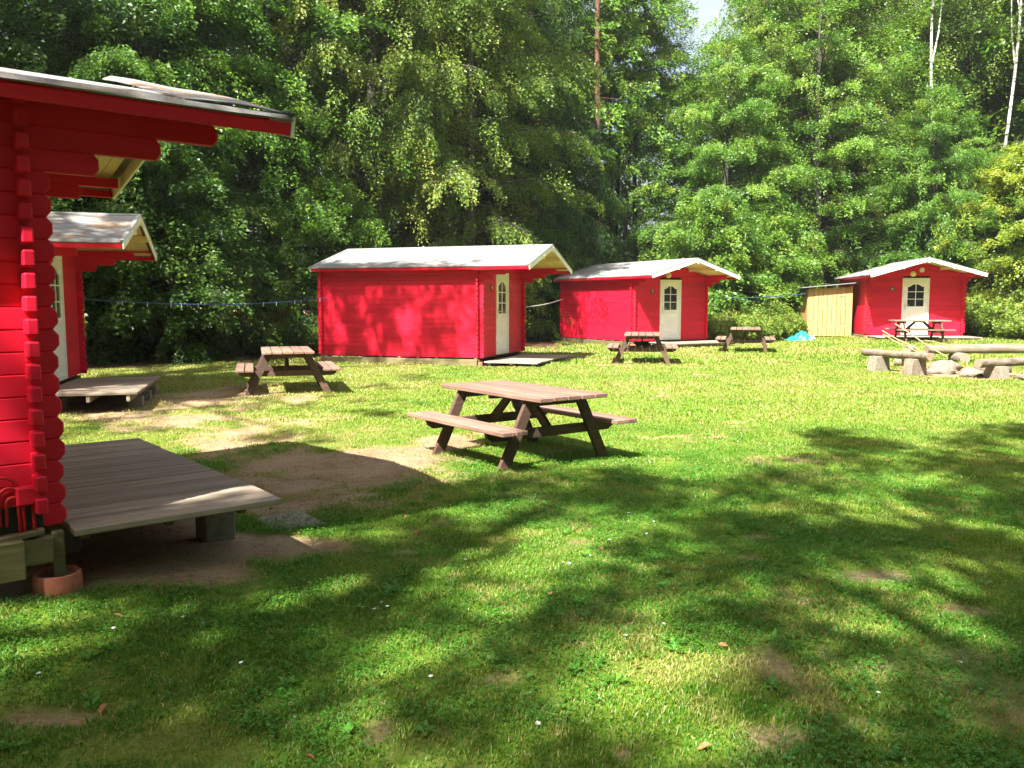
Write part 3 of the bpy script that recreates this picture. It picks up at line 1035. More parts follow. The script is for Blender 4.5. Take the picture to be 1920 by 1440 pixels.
# ---------------------------------------------------------------- picnic tables
def make_table(label, loc, rz, length=1.8):
    """Long axis along local x."""
    t = thing('picnic_table', label, 'picnic table', loc, rz, 'wooden picnic tables on the lawn')
    TW, TH, SHt = .85, .72, .43
    w = .158
    gap = (TW - 5 * w) / 4
    me = MB().box(-length / 2, length / 2, 0, w, 0, .042, .006).mesh('plank', M['table'])
    for i in range(5):
        obj('plank', me, t, (random.uniform(-.006, .006), -TW / 2 + i * (w + gap), TH - .042 + random.uniform(-.002, .002)))
    sw = .135
    me = MB().box(-length / 2, length / 2, 0, sw, 0, .042, .006).mesh('seat_plank', M['table'])
    for s in (-1, 1):
        for k in range(2):
            y = s * .85 - (sw if s > 0 else 0) - s * k * (sw + .016)
            obj('seat_plank', me, t, (random.uniform(-.006, .006), y, SHt - .042))
    fx = length / 2 - .30
    # leaning legs: a parallelogram in the y-z plane, 0.11 wide, 0.045 thick
    for sx in (-1, 1):
        for s in (-1, 1):
            yb, yt = s * .68, s * .31
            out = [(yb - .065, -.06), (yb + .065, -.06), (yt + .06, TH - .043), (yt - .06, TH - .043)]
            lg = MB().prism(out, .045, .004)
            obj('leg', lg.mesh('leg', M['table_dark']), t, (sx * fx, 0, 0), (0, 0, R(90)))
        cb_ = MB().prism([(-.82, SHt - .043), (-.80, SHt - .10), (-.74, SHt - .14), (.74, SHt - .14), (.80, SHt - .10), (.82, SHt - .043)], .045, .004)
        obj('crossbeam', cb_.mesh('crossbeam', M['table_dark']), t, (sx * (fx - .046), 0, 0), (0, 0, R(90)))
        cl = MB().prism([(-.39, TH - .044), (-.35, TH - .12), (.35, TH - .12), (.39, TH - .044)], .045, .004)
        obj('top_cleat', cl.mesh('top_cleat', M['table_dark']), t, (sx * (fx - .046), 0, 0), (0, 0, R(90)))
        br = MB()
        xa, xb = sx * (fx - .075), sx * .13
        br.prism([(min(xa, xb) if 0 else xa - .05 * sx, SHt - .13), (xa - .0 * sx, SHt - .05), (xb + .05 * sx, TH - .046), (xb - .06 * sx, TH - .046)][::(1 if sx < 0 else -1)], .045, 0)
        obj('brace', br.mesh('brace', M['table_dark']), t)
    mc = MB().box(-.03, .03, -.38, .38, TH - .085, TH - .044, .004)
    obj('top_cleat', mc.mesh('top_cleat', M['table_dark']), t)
    return t


def table_at(label, x, y, rz, length=1.8, dz=0.0):
    return make_table(label, (x, y, tz(x, y) + dz), rz, length)


table_at('large brown picnic table alone in the middle of the lawn, seen at an angle', .08, 8.78, R(-54), dz=-.015)
table_at('picnic table on bare earth near the half hidden cabin, beside the forest shade', -3.98, 14.75, math.atan2(1, -.272) + R(2))
table_at('nearer of the two picnic tables by the deck of the cabin with number 5', 3.22, 20.7, math.atan2(1, .155))
table_at('smaller looking picnic table beyond, right of the deck of the cabin with number 5', 7.05, 25.3, math.atan2(1, .275))
table_at('picnic table seen side on before the door of the cabin with number 6', 13.62, 28.05, R(-9), 1.75)

# ---------------------------------------------------------------- fire pit with log benches
def rough_log(name, parent, a, b, r0, r1, mat=None, flat=0.0, seed=0):
    rg = random.Random(seed)
    a, b = Vector(a), Vector(b)
    n = 14
    pts = [a.lerp(b, i / n) + Vector((rg.uniform(-.008, .008), rg.uniform(-.008, .008), rg.uniform(-.008, .008))) for i in range(n + 1)]
    rad = [(r0 + (r1 - r0) * i / n) * rg.uniform(.95, 1.05) for i in range(n + 1)]
    mb = MB().tube(pts, rad, 14)
    if flat:
        for i, v in enumerate(mb.v):
            t = max(0, min(1, (Vector(v) - a).dot(b - a) / (b - a).length_squared))
            zc = a.z + (b.z - a.z) * t
            top = zc + flat
            if v[2] > top:
                mb.v[i] = (v[0], v[1], top)
    for i in range(len(mb.mi)):
        if len(mb.f[i]) > 4:
            mb.mi[i] = 1
    return obj(name, mb.mesh(name, mat or M['log'], M['log_end']), parent)


def log_bench(label, a, b, top, r, supports, kind, seed, flat=True):
    """a, b: ends on the ground plan; top: height of the seat; supports: list of (x, y)."""
    a, b = Vector((*a, 0)), Vector((*b, 0))
    mid = (a + b) / 2
    root = thing('log_bench', label, 'bench', (mid.x, mid.y, tz(mid.x, mid.y)), 0, 'log benches round the fire pit')
    z = top - (r * .55 if flat else r)
    rough_log('seat', root, (a.x - mid.x, a.y - mid.y, z), (b.x - mid.x, b.y - mid.y, z), r, r * .96, None, r * .55 if flat else 0, seed)
    d = (b - a).normalized()
    ang = math.atan2(d.y, d.x)
    for k, (sx, sy) in enumerate(supports):
        g0 = tz(sx, sy) - root.location.z
        zt = z - r * .75
        if kind == 'block':
            mb = MB().prism([(-.23, g0 - .05), (.23, g0 - .05), (.19, zt), (-.17, zt)], .24, .012)
            obj('support', mb.mesh('support', M['concrete'] if k % 2 == 0 else M['stone']), root, (sx - mid.x, sy - mid.y, 0), (0, 0, ang + R(90)))
        else:
            rr = (zt - g0) / 2 + .02
            dn = Vector((-d.y, d.x, 0)) * .26
            c = Vector((sx - mid.x, sy - mid.y, g0 + rr - .03))
            mb = MB().tube([c - dn, c - dn * .9, c + dn * .9, c + dn], [rr * .96, rr, rr, rr * .96], 16)
            for i in range(len(mb.mi)):
                if len(mb.f[i]) > 4:
                    mb.mi[i] = 1
            obj('support', mb.mesh('support', M['log'], M['log_end']), root)
    return root


log_bench('short slab bench on two upright blocks, left end of the fire pit', (7.98, 18.9), (8.62, 17.2), .46, .105, [(8.1, 18.45), (8.47, 17.55)], 'block', 1)
log_bench('log bench running away behind the slab bench, left side of fire pit', (9.0, 19.1), (10.15, 21.2), .41, .10, [(9.9, 20.55), (9.2, 19.45)], 'round', 2)
log_bench('long pale log bench lying along the far side of the fire pit', (10.3, 20.75), (13.7, 20.9), .44, .115, [(11.05, 20.65), (13.1, 20.85)], 'round', 3, False)
log_bench('dark log bench at the right edge on a square cut block', (9.35, 16.75), (11.4, 17.6), .39, .09, [(9.85, 16.95), (11.2, 17.5)], 'block', 4, False)


def stone_mesh(seed, sx, sy, sz):
    rg = np.random.default_rng(seed)
    b = MB()
    n, m = 12, 8
    prof = []
    vs, fs = [], []
    ax = rg.normal(size=(5, 3))
    am = rg.uniform(.04, .16, 5)
    for j in range(m + 1):
        t = math.pi * j / m
        for i in range(n):
            w = 2 * math.pi * i / n
            d = np.array([math.sin(t) * math.cos(w), math.sin(t) * math.sin(w), math.cos(t)])
            k = 1 + sum(am[q] * math.sin(3.0 * float(ax[q] @ d) + q) for q in range(5))
            vs.append((d[0] * sx * k, d[1] * sy * k, d[2] * sz * k))
    for j in range(m):
        for i in range(n):
            l = (i + 1) % n
            fs.append((j * n + i, (j + 1) * n + i, (j + 1) * n + l, j * n + l))
    return b.add(vs, fs, 0, True).mesh('stone', M['stone'])


for i, (x, y, sx, sy, sz, lab) in enumerate([
        (9.45, 18.3, .27, .2, .19, 'pale rounded boulder under the leaning stick at the fire pit'),
        (9.75, 18.55, .3, .2, .15, 'flat stone behind the pale boulder at the fire pit'),
        (9.15, 17.75, .3, .16, .1, 'low flat stone at the front of the fire pit ring'),
        (9.5, 17.25, .32, .2, .12, 'broad brown stone at the near side of the fire pit ring'),
        (10.15, 17.85, .25, .2, .16, 'reddish stone behind the dark log bench, right of the pit'),
        (10.5, 18.1, .28, .2, .14, 'grey stone beside the reddish one behind the dark log'),
        (10.3, 16.55, .3, .22, .13, 'half buried stone at the right edge by the square block'),
        (8.9, 18.2, .16, .13, .09, 'small stone inside the corner by the slab bench')]):
    tag(obj('stone', stone_mesh(20 + i, sx, sy, sz), None, (x, y, tz(x, y) + sz * .35), (0, 0, i * 1.3)), lab, 'stone', 'stones round the fire pit')

for i, (a, b, lab) in enumerate([
        ((8.95, 18.25, .55), (8.35, 18.9, .98), 'longer pale stick leaning up from the slab bench'),
        ((9.0, 18.45, .50), (8.30, 18.75, .90), 'thinner stick leaning beside the longer one at the slab bench'),
        ((9.55, 18.35, .42), (8.95, 19.6, 1.12), 'pale peeled stick propped on the boulder, pointing up left'),
        ((10.75, 20.35, .55), (10.1, 20.5, .70), 'short bleached branch lying against the long pale log')]):
    mb = MB().tube([Vector(a).lerp(Vector(b), k / 5) + Vector((0, 0, .012 * math.sin(k * 1.4 + i))) for k in range(6)], [.013, .014, .013, .013, .012, .014], 8)
    tag(obj('stick', mb.mesh('stick', M['stick'])), lab, 'stick', 'sticks at the fire pit')

# ---------------------------------------------------------------- tarpaulin heap, clothes lines, slab
mb = MB()
n, m = 26, 16
vs, fs = [], []
rg = random.Random(5)
for i in range(n + 1):
    for j in range(m + 1):
        u, v = i / n * 2 - 1, j / m * 2 - 1
        rr = min(1, math.hypot(u, v))
        h = .27 * (1 - rr ** 2.6) * (.8 + .35 * math.sin(u * 4 + 1)) + .045 * math.sin(u * 11 + v * 5) * (1 - rr * .6) + .03 * math.sin(v * 13 - u * 6)
        vs.append((u * .95 * (1 + .1 * math.sin(v * 4)), v * .55 * (1 + .12 * math.sin(u * 5)), max(h, .01 + .012 * math.sin(u * 19 + v * 7)) if rr < 1 else .004))
for i in range(n):
    for j in range(m):
        a = i * (m + 1) + j
        fs.append((a, a + m + 1, a + m + 2, a + 1))
mb.add(vs, fs, 0, True)
tp = obj('tarpaulin', mb.mesh('tarpaulin', M['tarp']), None, (10.55, 30.6, tz(10.55, 30.6)), (0, 0, .15), (.56, .7, .95))
tag(tp, 'crumpled teal tarpaulin heaped on the grass left of the pine shed', 'tarpaulin')
mb = MB().tube([(0, 0, .05), (.03, .01, .16), (.12, .02, .22), (.22, 0, .15)], [.08, .11, .10, .05], 10)
tag(obj('plastic_sack', mb.mesh('plastic_sack', M['tarp_white']), None, (10.72, 30.05, tz(10.72, 30.05) - .03), (0, 0, 0), (.7, .7, .7)), 'white plastic sack at the foot of the teal tarpaulin', 'sack')


def rope(name, label, a, b, sag, mat, r=.006):
    a, b = Vector(a), Vector(b)
    pts = []
    for i in range(25):
        t = i / 24
        q = a.lerp(b, t)
        q.z -= sag * 4 * t * (1 - t)
        pts.append(q)
    o = obj(name, MB().tube(pts, r, 6).mesh(name, mat))
    tag(o, label, 'clothes line', 'lines strung between the cabins')
    return pts


pB = hut_world('second', .12, W2 + .02)
p4 = hut_world('four', -3.95, -W2 - .01)
line1 = rope('clothes_line', 'blue clothes line with pegs from the half hidden cabin to cabin 4', (pB.x, pB.y, 1.68), (p4.x, p4.y, 1.74), .13, M['rope_blue'], .009)
p4b = hut_world('four', .09, W2 + .02)
p5 = hut_world('five', -4.08, -W2 - .01)
rope('clothes_line', 'pale grey line between the cabins with numbers 4 and 5', (p4b.x, p4b.y, 1.50), (p5.x, p5.y, 1.77), .05, M['rope_grey'], .011)
p5b = hut_world('five', .03, W2 + .02)
rope('clothes_line', 'blue clothes line running right from the cabin with number 5', (p5b.x, p5b.y, 1.80), (10.9, 31.2, 1.95), .07, M['rope_blue'], .011)
pm = MB().box(-.006, .006, -.010, .010, -.07, .015, .002).mesh('clothes_peg', M['peg'])
for i in (2, 4, 6, 7, 9, 10, 13, 15, 17, 19, 20, 22):
    q = line1[i].lerp(line1[i + 1], random.random()) if i < 24 else line1[i]
    tag(obj('clothes_peg', pm, None, q, (random.uniform(-.2, .2), 0, random.uniform(0, 3))), 'small pale peg clipped on the long blue line', 'peg', 'pegs on the blue clothes line')

mb = MB().box(-.19, .19, -.23, .23, -.06, .018, .01)
tag(obj('paving_slab', mb.mesh('paving_slab', M['concrete']), None, (-1.64, 6.02, tz(-1.64, 6.02)), (0, 0, R(38))), 'grey paving slab sunk in grass at the corner of the nearest deck', 'paving slab')


# ---------------------------------------------------------------- plants: leaf sheets and trees
def leaf_quads(P, D, N, ln, wd, tint, fold=0.0):
    """P base points, D axis directions, N normals (all (n,3)); ln, wd (n,). Returns V, F, tint per vertex: a kite of a leaf."""
    D = D / np.linalg.norm(D, axis=1, keepdims=True)
    Sd = np.cross(N, D)
    Sd /= np.linalg.norm(Sd, axis=1, keepdims=True) + 1e-9
    ln, wd = ln[:, None], wd[:, None]
    up = np.cross(D, Sd)
    a = P
    b = P + D * ln * .45 + Sd * wd * .5 + up * wd * fold
    c = P + D * ln
    d = P + D * ln * .45 - Sd * wd * .5 + up * wd * fold
    V = np.stack([a, b, c, d], 1).reshape(-1, 3)
    F = np.arange(len(V)).reshape(-1, 4)
    return V, F, np.repeat(tint, 4)


def leaf_tris(P, D, N, ln, wd, tint):
    """The same as single pointed triangles, for the small far leaves of the tree crowns."""
    D = D / np.linalg.norm(D, axis=1, keepdims=True)
    Sd = np.cross(N, D)
    Sd /= np.linalg.norm(Sd, axis=1, keepdims=True) + 1e-9
    ln, wd = ln[:, None], wd[:, None]
    V = np.stack([P - Sd * wd * .45, P + D * ln * .32 + Sd * wd * .6, P + D * ln * 1.02], 1).reshape(-1, 3)
    return V, np.arange(len(V)).reshape(-1, 3), np.repeat(tint, 3)


def spray(base, dirv, length, nleaf, rng, droop=.3, width=.27, thick=.085, lsize=.11, tilt=.7, hang=0.0, tbase=.4, tvar=.22):
    """Leaves along a drooping side branch, spread flat on both sides of it."""
    s = rng.random(nleaf) ** .75
    up = np.array([0, 0, 1.0])
    lat = np.cross(dirv, up)
    lat /= np.linalg.norm(lat) + 1e-9
    w = width * length ** .5 * (1.05 - s * .75)
    off = rng.uniform(-1, 1, nleaf) * w
    P = base + np.outer(s * length, dirv) + np.outer(off, lat)
    P[:, 2] += -droop * (s * length) ** 2 / max(length, .3) - np.abs(off) * .22 + rng.normal(0, thick, nleaf)
    P[:, 2] -= hang * rng.random(nleaf) ** 1.5
    D = dirv[None, :] * rng.uniform(.3, 1, (nleaf, 1)) + lat[None, :] * np.sign(off)[:, None] * rng.uniform(.2, 1, (nleaf, 1)) + rng.normal(0, .25, (nleaf, 3))
    D[:, 2] -= .25 + hang * 1.2
    N = up[None, :] * .5 + rng.normal(0, tilt, (nleaf, 3))
    N += dirv[None, :] * (.8 + hang * .4)
    ln = lsize * rng.uniform(.6, 1.3, nleaf)
    t = np.clip(tbase + rng.normal(0, tvar * .55, nleaf), 0, 1)
    return P, D, N, ln, t


class Plant:
    def __init__(self, seed):
        self.rng = np.random.default_rng(seed)
        self.P, self.D, self.N, self.L, self.T = [], [], [], [], []
        self.wood = MB()

    def spray(self, *a, **k):
        for lst, arr in zip((self.P, self.D, self.N, self.L, self.T), spray(*a, self.rng, **k)):
            lst.append(arr)

    def crown(self, name, mat, ratio=.62):
        P, D, N, L, T = [np.concatenate(x) for x in (self.P, self.D, self.N, self.L, self.T)]
        if name == 'crown':
            V, F, t = leaf_tris(P, D, N, L, L * ratio, T)
        else:
            V, F, t = leaf_quads(P, D, N, L, L * ratio, T, .12)
        return np_mesh(name, V, F, mat, {'tint': t})


def broadleaf(seed, H, rad, cb, nl, leaves, droop=.25, droop2=.35, hang=0.0, lsize=.11, mat='leaf_beech', bark='bark', trunk_r=.2, el=(5, 60), tbase=.4, tvar=.25, nsec=10, stems=1, peak=.35, lean=(0, 0), fill=320, bend=.10, fork=False):
    pl = Plant(seed)
    rng = pl.rng
    tops = []
    for st in range(stems):
        a = rng.uniform(0, 6.28)
        sp = .0 if stems == 1 else .55
        pts, rads = [], []
        hh = H * (1 if st == 0 else rng.uniform(.75, .95))
        for i in range(11):
            t = i / 10
            pts.append((lean[0] * t + sp * math.cos(a) * (.35 + 1.8 * t) + bend * math.sin(3 * t + seed) * H / 12, lean[1] * t + sp * math.sin(a) * (.35 + 1.8 * t) + bend * math.cos(4 * t + seed) * H / 12, -.15 + t * hh))
            rads.append(trunk_r * (1.18 if i == 0 else 1) * (1 - t * .9) * (1 if st == 0 else .75) + .012)
        pl.wood.tube(pts, rads, 10)
        tops.append((np.array(pts), hh))
        if fork:
            f0 = Vector(pts[6])
            for q, (dx_, l_) in enumerate(((.55, 4.5), (-.7, 2.6), (.9, 2.0))):
                f_ = Vector(pts[5 + q])
                pl.wood.tube([f_, f_ + Vector((dx_ * .5, -.2, l_ * .35)), f_ + Vector((dx_ * 1.5, -.3, l_))], [rads[5 + q] * .7, rads[5 + q] * .5, .012], 6)
    for i in range(nl):
        t = (i + rng.random()) / nl
        pts, hh = tops[i % stems]
        z = cb + (hh - cb) * t * .97
        k = min(9, int((z + .15) / hh * 10))
        b0 = pts[k] + (pts[k + 1] - pts[k]) * ((z + .15) / hh * 10 - k)
        az = i * 2.39996 + rng.uniform(-.5, .5)
        prof = (t / peak) ** .35 if t < peak else max(.0, 1 - ((t - peak) / (1 - peak)) ** 1.7)
        Ll = rad * (prof * rng.uniform(.7, 1.08) + .10)
        e = R(el[0] + (el[1] - el[0]) * t + rng.uniform(-8, 8))
        h = np.array([math.cos(az), math.sin(az), 0])
        ptsl = []
        for q in range(7):
            s = q / 6 * Ll
            p_ = b0 + h * s * math.cos(e)
            p_[2] += s * math.sin(e) - droop * s * s / max(1.0, Ll)
            ptsl.append(p_)
        r0 = max(.018, trunk_r * .32 * (1 - t * .7))
        pl.wood.tube([tuple(x) for x in ptsl], [r0 * (1 - .13 * q) for q in range(7)], 5, cap=False)
        ptsl = np.array(ptsl)
        ltint = tbase + rng.normal(0, tvar * .5)
        n_s = max(3, int(nsec * (Ll / rad) + 2))
        for j in range(n_s):
            s = .18 + .82 * (j + rng.random()) / n_s
            q = min(5, int(s * 6))
            bp = ptsl[q] + (ptsl[q + 1] - ptsl[q]) * (s * 6 - q)
            tang = ptsl[q + 1] - ptsl[q]
            a2 = math.atan2(tang[1], tang[0]) + (1 if j % 2 else -1) * rng.uniform(.35, 1.05) * (1.1 - .6 * s)
            zz = tang[2] / (np.linalg.norm(tang) + 1e-9) * .6
            d = np.array([math.cos(a2), math.sin(a2), zz + rng.uniform(-.12, .12)])
            d /= np.linalg.norm(d)
            L2 = (.36 * Ll * (1.15 - .65 * s) + .35) * rng.uniform(.7, 1.2)
            n_lf = int(leaves * .85 * L2 * rng.uniform(.55, 1.25))
            pl.spray(bp, d, L2, n_lf, droop=droop2, lsize=lsize, hang=hang * rng.random(), tbase=ltint + rng.normal(0, tvar * .35), tvar=tvar)
            if L2 > .7:
                e2 = bp + d * L2 * .85
                e2[2] -= droop2 * (L2 * .85) ** 2 / L2
                pl.wood.tube([tuple(bp), tuple((bp + e2) / 2 + np.array([0, 0, .06 * L2])), tuple(e2)], [r0 * .35 + .006, .009, .004], 3, cap=False)
    # sprays on small twigs all through the outer crown
    for i in range(fill):
        t = rng.random() ** .9
        z = cb * .8 + (H - cb * .8) * t
        prof = (t / peak) ** .4 if t < peak else max(.05, 1 - ((t - peak) / (1 - peak)) ** 1.6)
        az = rng.uniform(0, 6.283)
        lob = 1 + .22 * math.sin(3 * az + seed + z * .7) + .15 * math.sin(5 * az - z * 1.3)
        r = rad * prof * lob * rng.uniform(.35, 1.0)
        h = np.array([math.cos(az), math.sin(az), rng.uniform(-.35, .45)])
        h /= np.linalg.norm(h)
        L2 = rng.uniform(.7, 1.5) * (.5 + rad / 9)
        c0 = np.array([lean[0] * t + math.cos(az) * r, lean[1] * t + math.sin(az) * r, z])
        pl.spray(c0, h, L2, int(leaves * .62 * L2), droop=droop2 * 1.3, lsize=lsize, width=.34, thick=.16, tilt=.8, hang=(hang + .15) * rng.random(), tbase=tbase + rng.normal(0, tvar * .6), tvar=tvar)
    return pl.wood.mesh('trunk', M[bark]), pl.crown('crown', M[mat])


def spruce(seed, H, rad):
    pl = Plant(seed)
    rng = pl.rng
    pl.wood.tube([(0, 0, -.2), (0, 0, H * .5), (.05, 0, H)], [.24, .14, .02], 9)
    nb = 100
    for i in range(nb):
        t = i / nb
        z = 4.6 + (H - 4.8) * t
        az = i * 2.39996 + rng.uniform(-.3, .3)
        Ll = rad * (1 - t) ** .8 * rng.uniform(.75, 1.1) + .25
        h = np.array([math.cos(az), math.sin(az), 0.0])
        pts = []
        for q in range(6):
            s = q / 5
            p_ = np.array([0, 0, z]) + h * s * Ll
            p_[2] += .12 * Ll * s - .55 * Ll * s * s + .12 * Ll * s ** 4
            pts.append(p_)
        pl.wood.tube([tuple(p_) for p_ in pts], [.03, .026, .02, .016, .012, .006], 4, cap=False)
        tb = .35 + rng.normal(0, .12)
        n_s = int(7 * Ll) + 3
        for j in range(n_s):
            s = .12 + .88 * (j + rng.random()) / n_s
            q = min(4, int(s * 5))
            bp = pts[q] + (pts[q + 1] - pts[q]) * (s * 5 - q)
            a2 = az + (1 if j % 2 else -1) * rng.uniform(.4, 1.0)
            d = np.array([math.cos(a2), math.sin(a2), -.55])
            d /= np.linalg.norm(d)
            L2 = (.4 * Ll * (1.1 - .7 * s) + .25) * rng.uniform(.7, 1.1)
            pl.spray(bp, d, L2, int(85 * L2), droop=.5, width=.16, thick=.03, lsize=.13, tilt=.7, hang=.45, tbase=tb + rng.normal(0, .1), tvar=.2)
    return pl.wood.mesh('trunk', M['bark']), pl.crown('crown', M['needle'], .22)


def pine(seed, H):
    pl = Plant(seed)
    rng = pl.rng
    pts = [(.12 * math.sin(i * .7), .1 * math.cos(i * .5), -.2 + H * i / 12) for i in range(13)]
    pl.wood.tube(pts, [.165 * (1 - .06 * i) for i in range(13)], 12)
    for i in range(16):                                   # dead stubs
        z = 2.5 + i * .6
        az = rng.uniform(0, 6.28)
        l = rng.uniform(.3, 1.0)
        k = int((z + .2) / H * 12)
        b0 = np.array(pts[k])
        pl.wood.tube([(b0[0], b0[1], z), (b0[0] + l * math.cos(az), b0[1] + l * math.sin(az), z - .1)], [.02, .006], 4)
    for i in range(26):
        z = H * (.62 + .37 * i / 26)
        az = i * 2.4
        Ll = 2.4 * (1 - i / 40)
        h = np.array([math.cos(az), math.sin(az), .2])
        b0 = np.array([pts[min(12, int(z / H * 12))][0], 0, z])
        pl.wood.tube([tuple(b0), tuple(b0 + h * Ll)], [.04, .01], 4, cap=False)
        for j in range(8):
            s = .35 + .65 * j / 8
            a2 = az + rng.uniform(-1, 1)
            pl.spray(b0 + h * Ll * s, np.array([math.cos(a2), math.sin(a2), .3]) / 1.05, .6, 110, droop=.1, width=.3, thick=.12, lsize=.12, tilt=1.0, tbase=.4)
    return pl.wood.mesh('trunk', M['bark_pine']), pl.crown('crown', M['needle'], .2)


def shrub(seed, H, rad, ns, leaves, lsize=.09, mat='leaf_shrub', tbase=.5, droop2=.4, bark='bark'):
    pl = Plant(seed)
    rng = pl.rng
    for i in range(ns):
        az = i * 2.39996 + rng.uniform(-.4, .4)
        sp = rad * math.sqrt((i + .5) / ns)
        h = np.array([math.cos(az), math.sin(az), 0])
        tip = h * sp + np.array([0, 0, H * rng.uniform(.55, 1.0) * (1 - .35 * (sp / rad) ** 2)])
        base = h * sp * .3
        mid = (base + tip) / 2 + h * sp * .12
        pl.wood.tube([tuple(base - np.array([0, 0, .1])), tuple(mid), tuple(tip)], [.022, .015, .005], 4, cap=False)
        tb = tbase + rng.normal(0, .14)
        for j in range(9):
            s = .12 + .88 * (j + rng.random()) / 9
            bp = base * (1 - s) ** 2 + 2 * mid * s * (1 - s) + tip * s * s
            a2 = az + rng.uniform(-1.8, 1.8)
            d = np.array([math.cos(a2), math.sin(a2), rng.uniform(-.2, .5)])
            d /= np.linalg.norm(d)
            L2 = rng.uniform(.25, .6) * (rad * .45 + .2)
            pl.spray(bp, d, L2, int(leaves * L2) + 4, droop=droop2, lsize=lsize, width=.28, thick=.07, tilt=.6, tbase=tb, tvar=.25)
    return pl.wood.mesh('stem', M[bark]), pl.crown('foliage', M[mat])


PROTO = {
    'beech_a': broadleaf(1, 22, 5.2, 1.4, 66, 175, lsize=.10, tbase=.42, peak=.45, hang=.25),
    'beech_b': broadleaf(2, 24, 5.6, 2.0, 66, 175, lsize=.105, tbase=.5, trunk_r=.24, peak=.5, hang=.25),
    'beech_c': broadleaf(3, 15, 4.6, .7, 56, 210, droop=.36, lsize=.095, tbase=.38, trunk_r=.17, peak=.4, hang=.3),
    'deep_a': broadleaf(4, 20, 5.2, .8, 64, 185, droop=.34, lsize=.10, mat='leaf_deep', tbase=.4, peak=.45, hang=.3),
    'deep_b': broadleaf(5, 24, 5.4, 1.6, 66, 180, lsize=.105, mat='leaf_deep', tbase=.45, trunk_r=.23, peak=.5, hang=.3),
    'weep_a': broadleaf(6, 21, 5.2, 5.0, 62, 230, droop=.34, droop2=.6, hang=.7, lsize=.085, mat='leaf_weep', tbase=.46, tvar=.3, stems=4, trunk_r=.24, el=(15, 65), peak=.5),
    'weep_b': broadleaf(7, 20, 4.8, 1.4, 60, 230, droop=.36, droop2=.55, hang=.45, lsize=.085, mat='leaf_weep', tbase=.42, tvar=.28, el=(10, 60), peak=.5),
    'spruce': spruce(8, 22, 3.6),
    'pine': pine(9, 22),
    'thin': broadleaf(20, 20, 3.0, 9.5, 34, 150, lsize=.095, trunk_r=.13, tbase=.5, peak=.5, fill=150, bend=.2),
    'birch': broadleaf(10, 23, 3.0, 13.5, 30, 110, droop=.2, droop2=.8, hang=.7, lsize=.09, mat='leaf_weep', bark='bark_birch', trunk_r=.085, tbase=.4, el=(25, 70), fill=160, bend=.3, fork=True),
    'maple': broadleaf(11, 9.5, 4.0, .4, 56, 190, droop=.25, droop2=.32, lsize=.12, mat='leaf_yellow', tbase=.5, tvar=.3, trunk_r=.09, peak=.45, el=(5, 50), fill=260),
    'far_a': broadleaf(12, 22, 6.0, 1.6, 46, 75, lsize=.19, mat='leaf_deep', tbase=.5, nsec=9, peak=.5, hang=.4, fill=330),
    'far_b': broadleaf(13, 24, 6.2, 2.6, 46, 75, lsize=.19, mat='leaf_beech', tbase=.5, nsec=9, trunk_r=.25, peak=.5, hang=.4, fill=330),
    'young': broadleaf(14, 6.0, 2.7, .3, 36, 190, droop=.28, lsize=.105, tbase=.45, trunk_r=.06, nsec=9, fill=130),
    'young_deep': broadleaf(15, 5.5, 2.8, .25, 36, 180, droop=.3, lsize=.105, mat='leaf_deep', tbase=.42, trunk_r=.06, nsec=9, fill=130),
    'shrub_a': shrub(16, 1.9, 1.4, 34, 150),
    'shrub_b': shrub(17, 1.3, 1.2, 34, 160, lsize=.075, tbase=.6),
    'shrub_deep': shrub(18, 2.0, 1.5, 30, 130, mat='leaf_deep', tbase=.5),
    'nettle': shrub(19, 1.05, 1.0, 60, 130, lsize=.07, tbase=.62, droop2=.2),
}


def tree(name, kind, label, x, y, rz=0.0, s=1.0, cat='tree', group=None, sz=None):
    t = thing(name, label, cat, (x, y, tz(x, y)), rz, group)
    t.scale = (s, s, sz or s)
    w, c = PROTO[kind]
    a, b = ('trunk', 'crown') if cat == 'tree' else ('stem', 'foliage')
    obj(a, w, t)
    o = obj(b, c, t)
    return t


# the front of the wood, left to right
tree('beech_tree', 'deep_a', 'dark beech directly above the roof of the half hidden cabin, far left', -13.5, 22.5, 0.4)
tree('beech_tree', 'beech_c', 'low spreading beech just right of the half hidden cabin, branches hanging over the line', -10.0, 23.2, 2.0, .95)
tree('beech_tree', 'deep_b', 'tall dark beech rising behind the nearest cabin roof corner', -10.9, 27.2, 1.0)
tree('beech_tree', 'beech_a', 'bright layered beech left of the drooping many stemmed tree', -7.6, 27.0, 3.1, 1.0)
tree('drooping_tree', 'weep_a', 'large many stemmed tree with drooping yellow green sprays behind cabin 4', -4.4, 28.0, 1.2, 1.0)
tree('drooping_tree', 'weep_b', 'drooping pale green tree between the many stemmed tree and the dark spruce', -1.6, 29.5, 0.3, .95)
tree('spruce_tree', 'spruce', 'dark spruce with hanging curtains of needles behind the roof of cabin 4', .7, 34.3, 0.0, 1.0)
tree('spruce_tree', 'spruce', 'second dark spruce, left of and behind the first, over the cabin 4 ridge', -1.6, 36.0, 2.5, 1.1)
tree('pine_tree', 'pine', 'pine with a bare reddish trunk rising out of frame between cabins 4 and 5', 3.45, 34.8, 0.6, 1.0)
for x, y, rz, s_, lab in ((4.05, 37.5, .2, .95, 'thin dark trunk just right of the pine, first of four'), (4.75, 40.5, 1.4, 1.0, 'second thin dark trunk right of the pine, farther back'),
                          (5.25, 37.8, 2.6, .92, 'third thin dark trunk right of the pine, slightly leaning'), (6.0, 39.2, 4.0, .9, 'fourth thin trunk right of the pine, behind the roof of cabin 5')):
    tree('beech_tree', 'thin', lab, x, y, rz, s_)
tree('beech_tree', 'far_b', 'slender tree with bright top below the gap of sky', 8.2, 41.0, 2.2, .8, sz=.52)
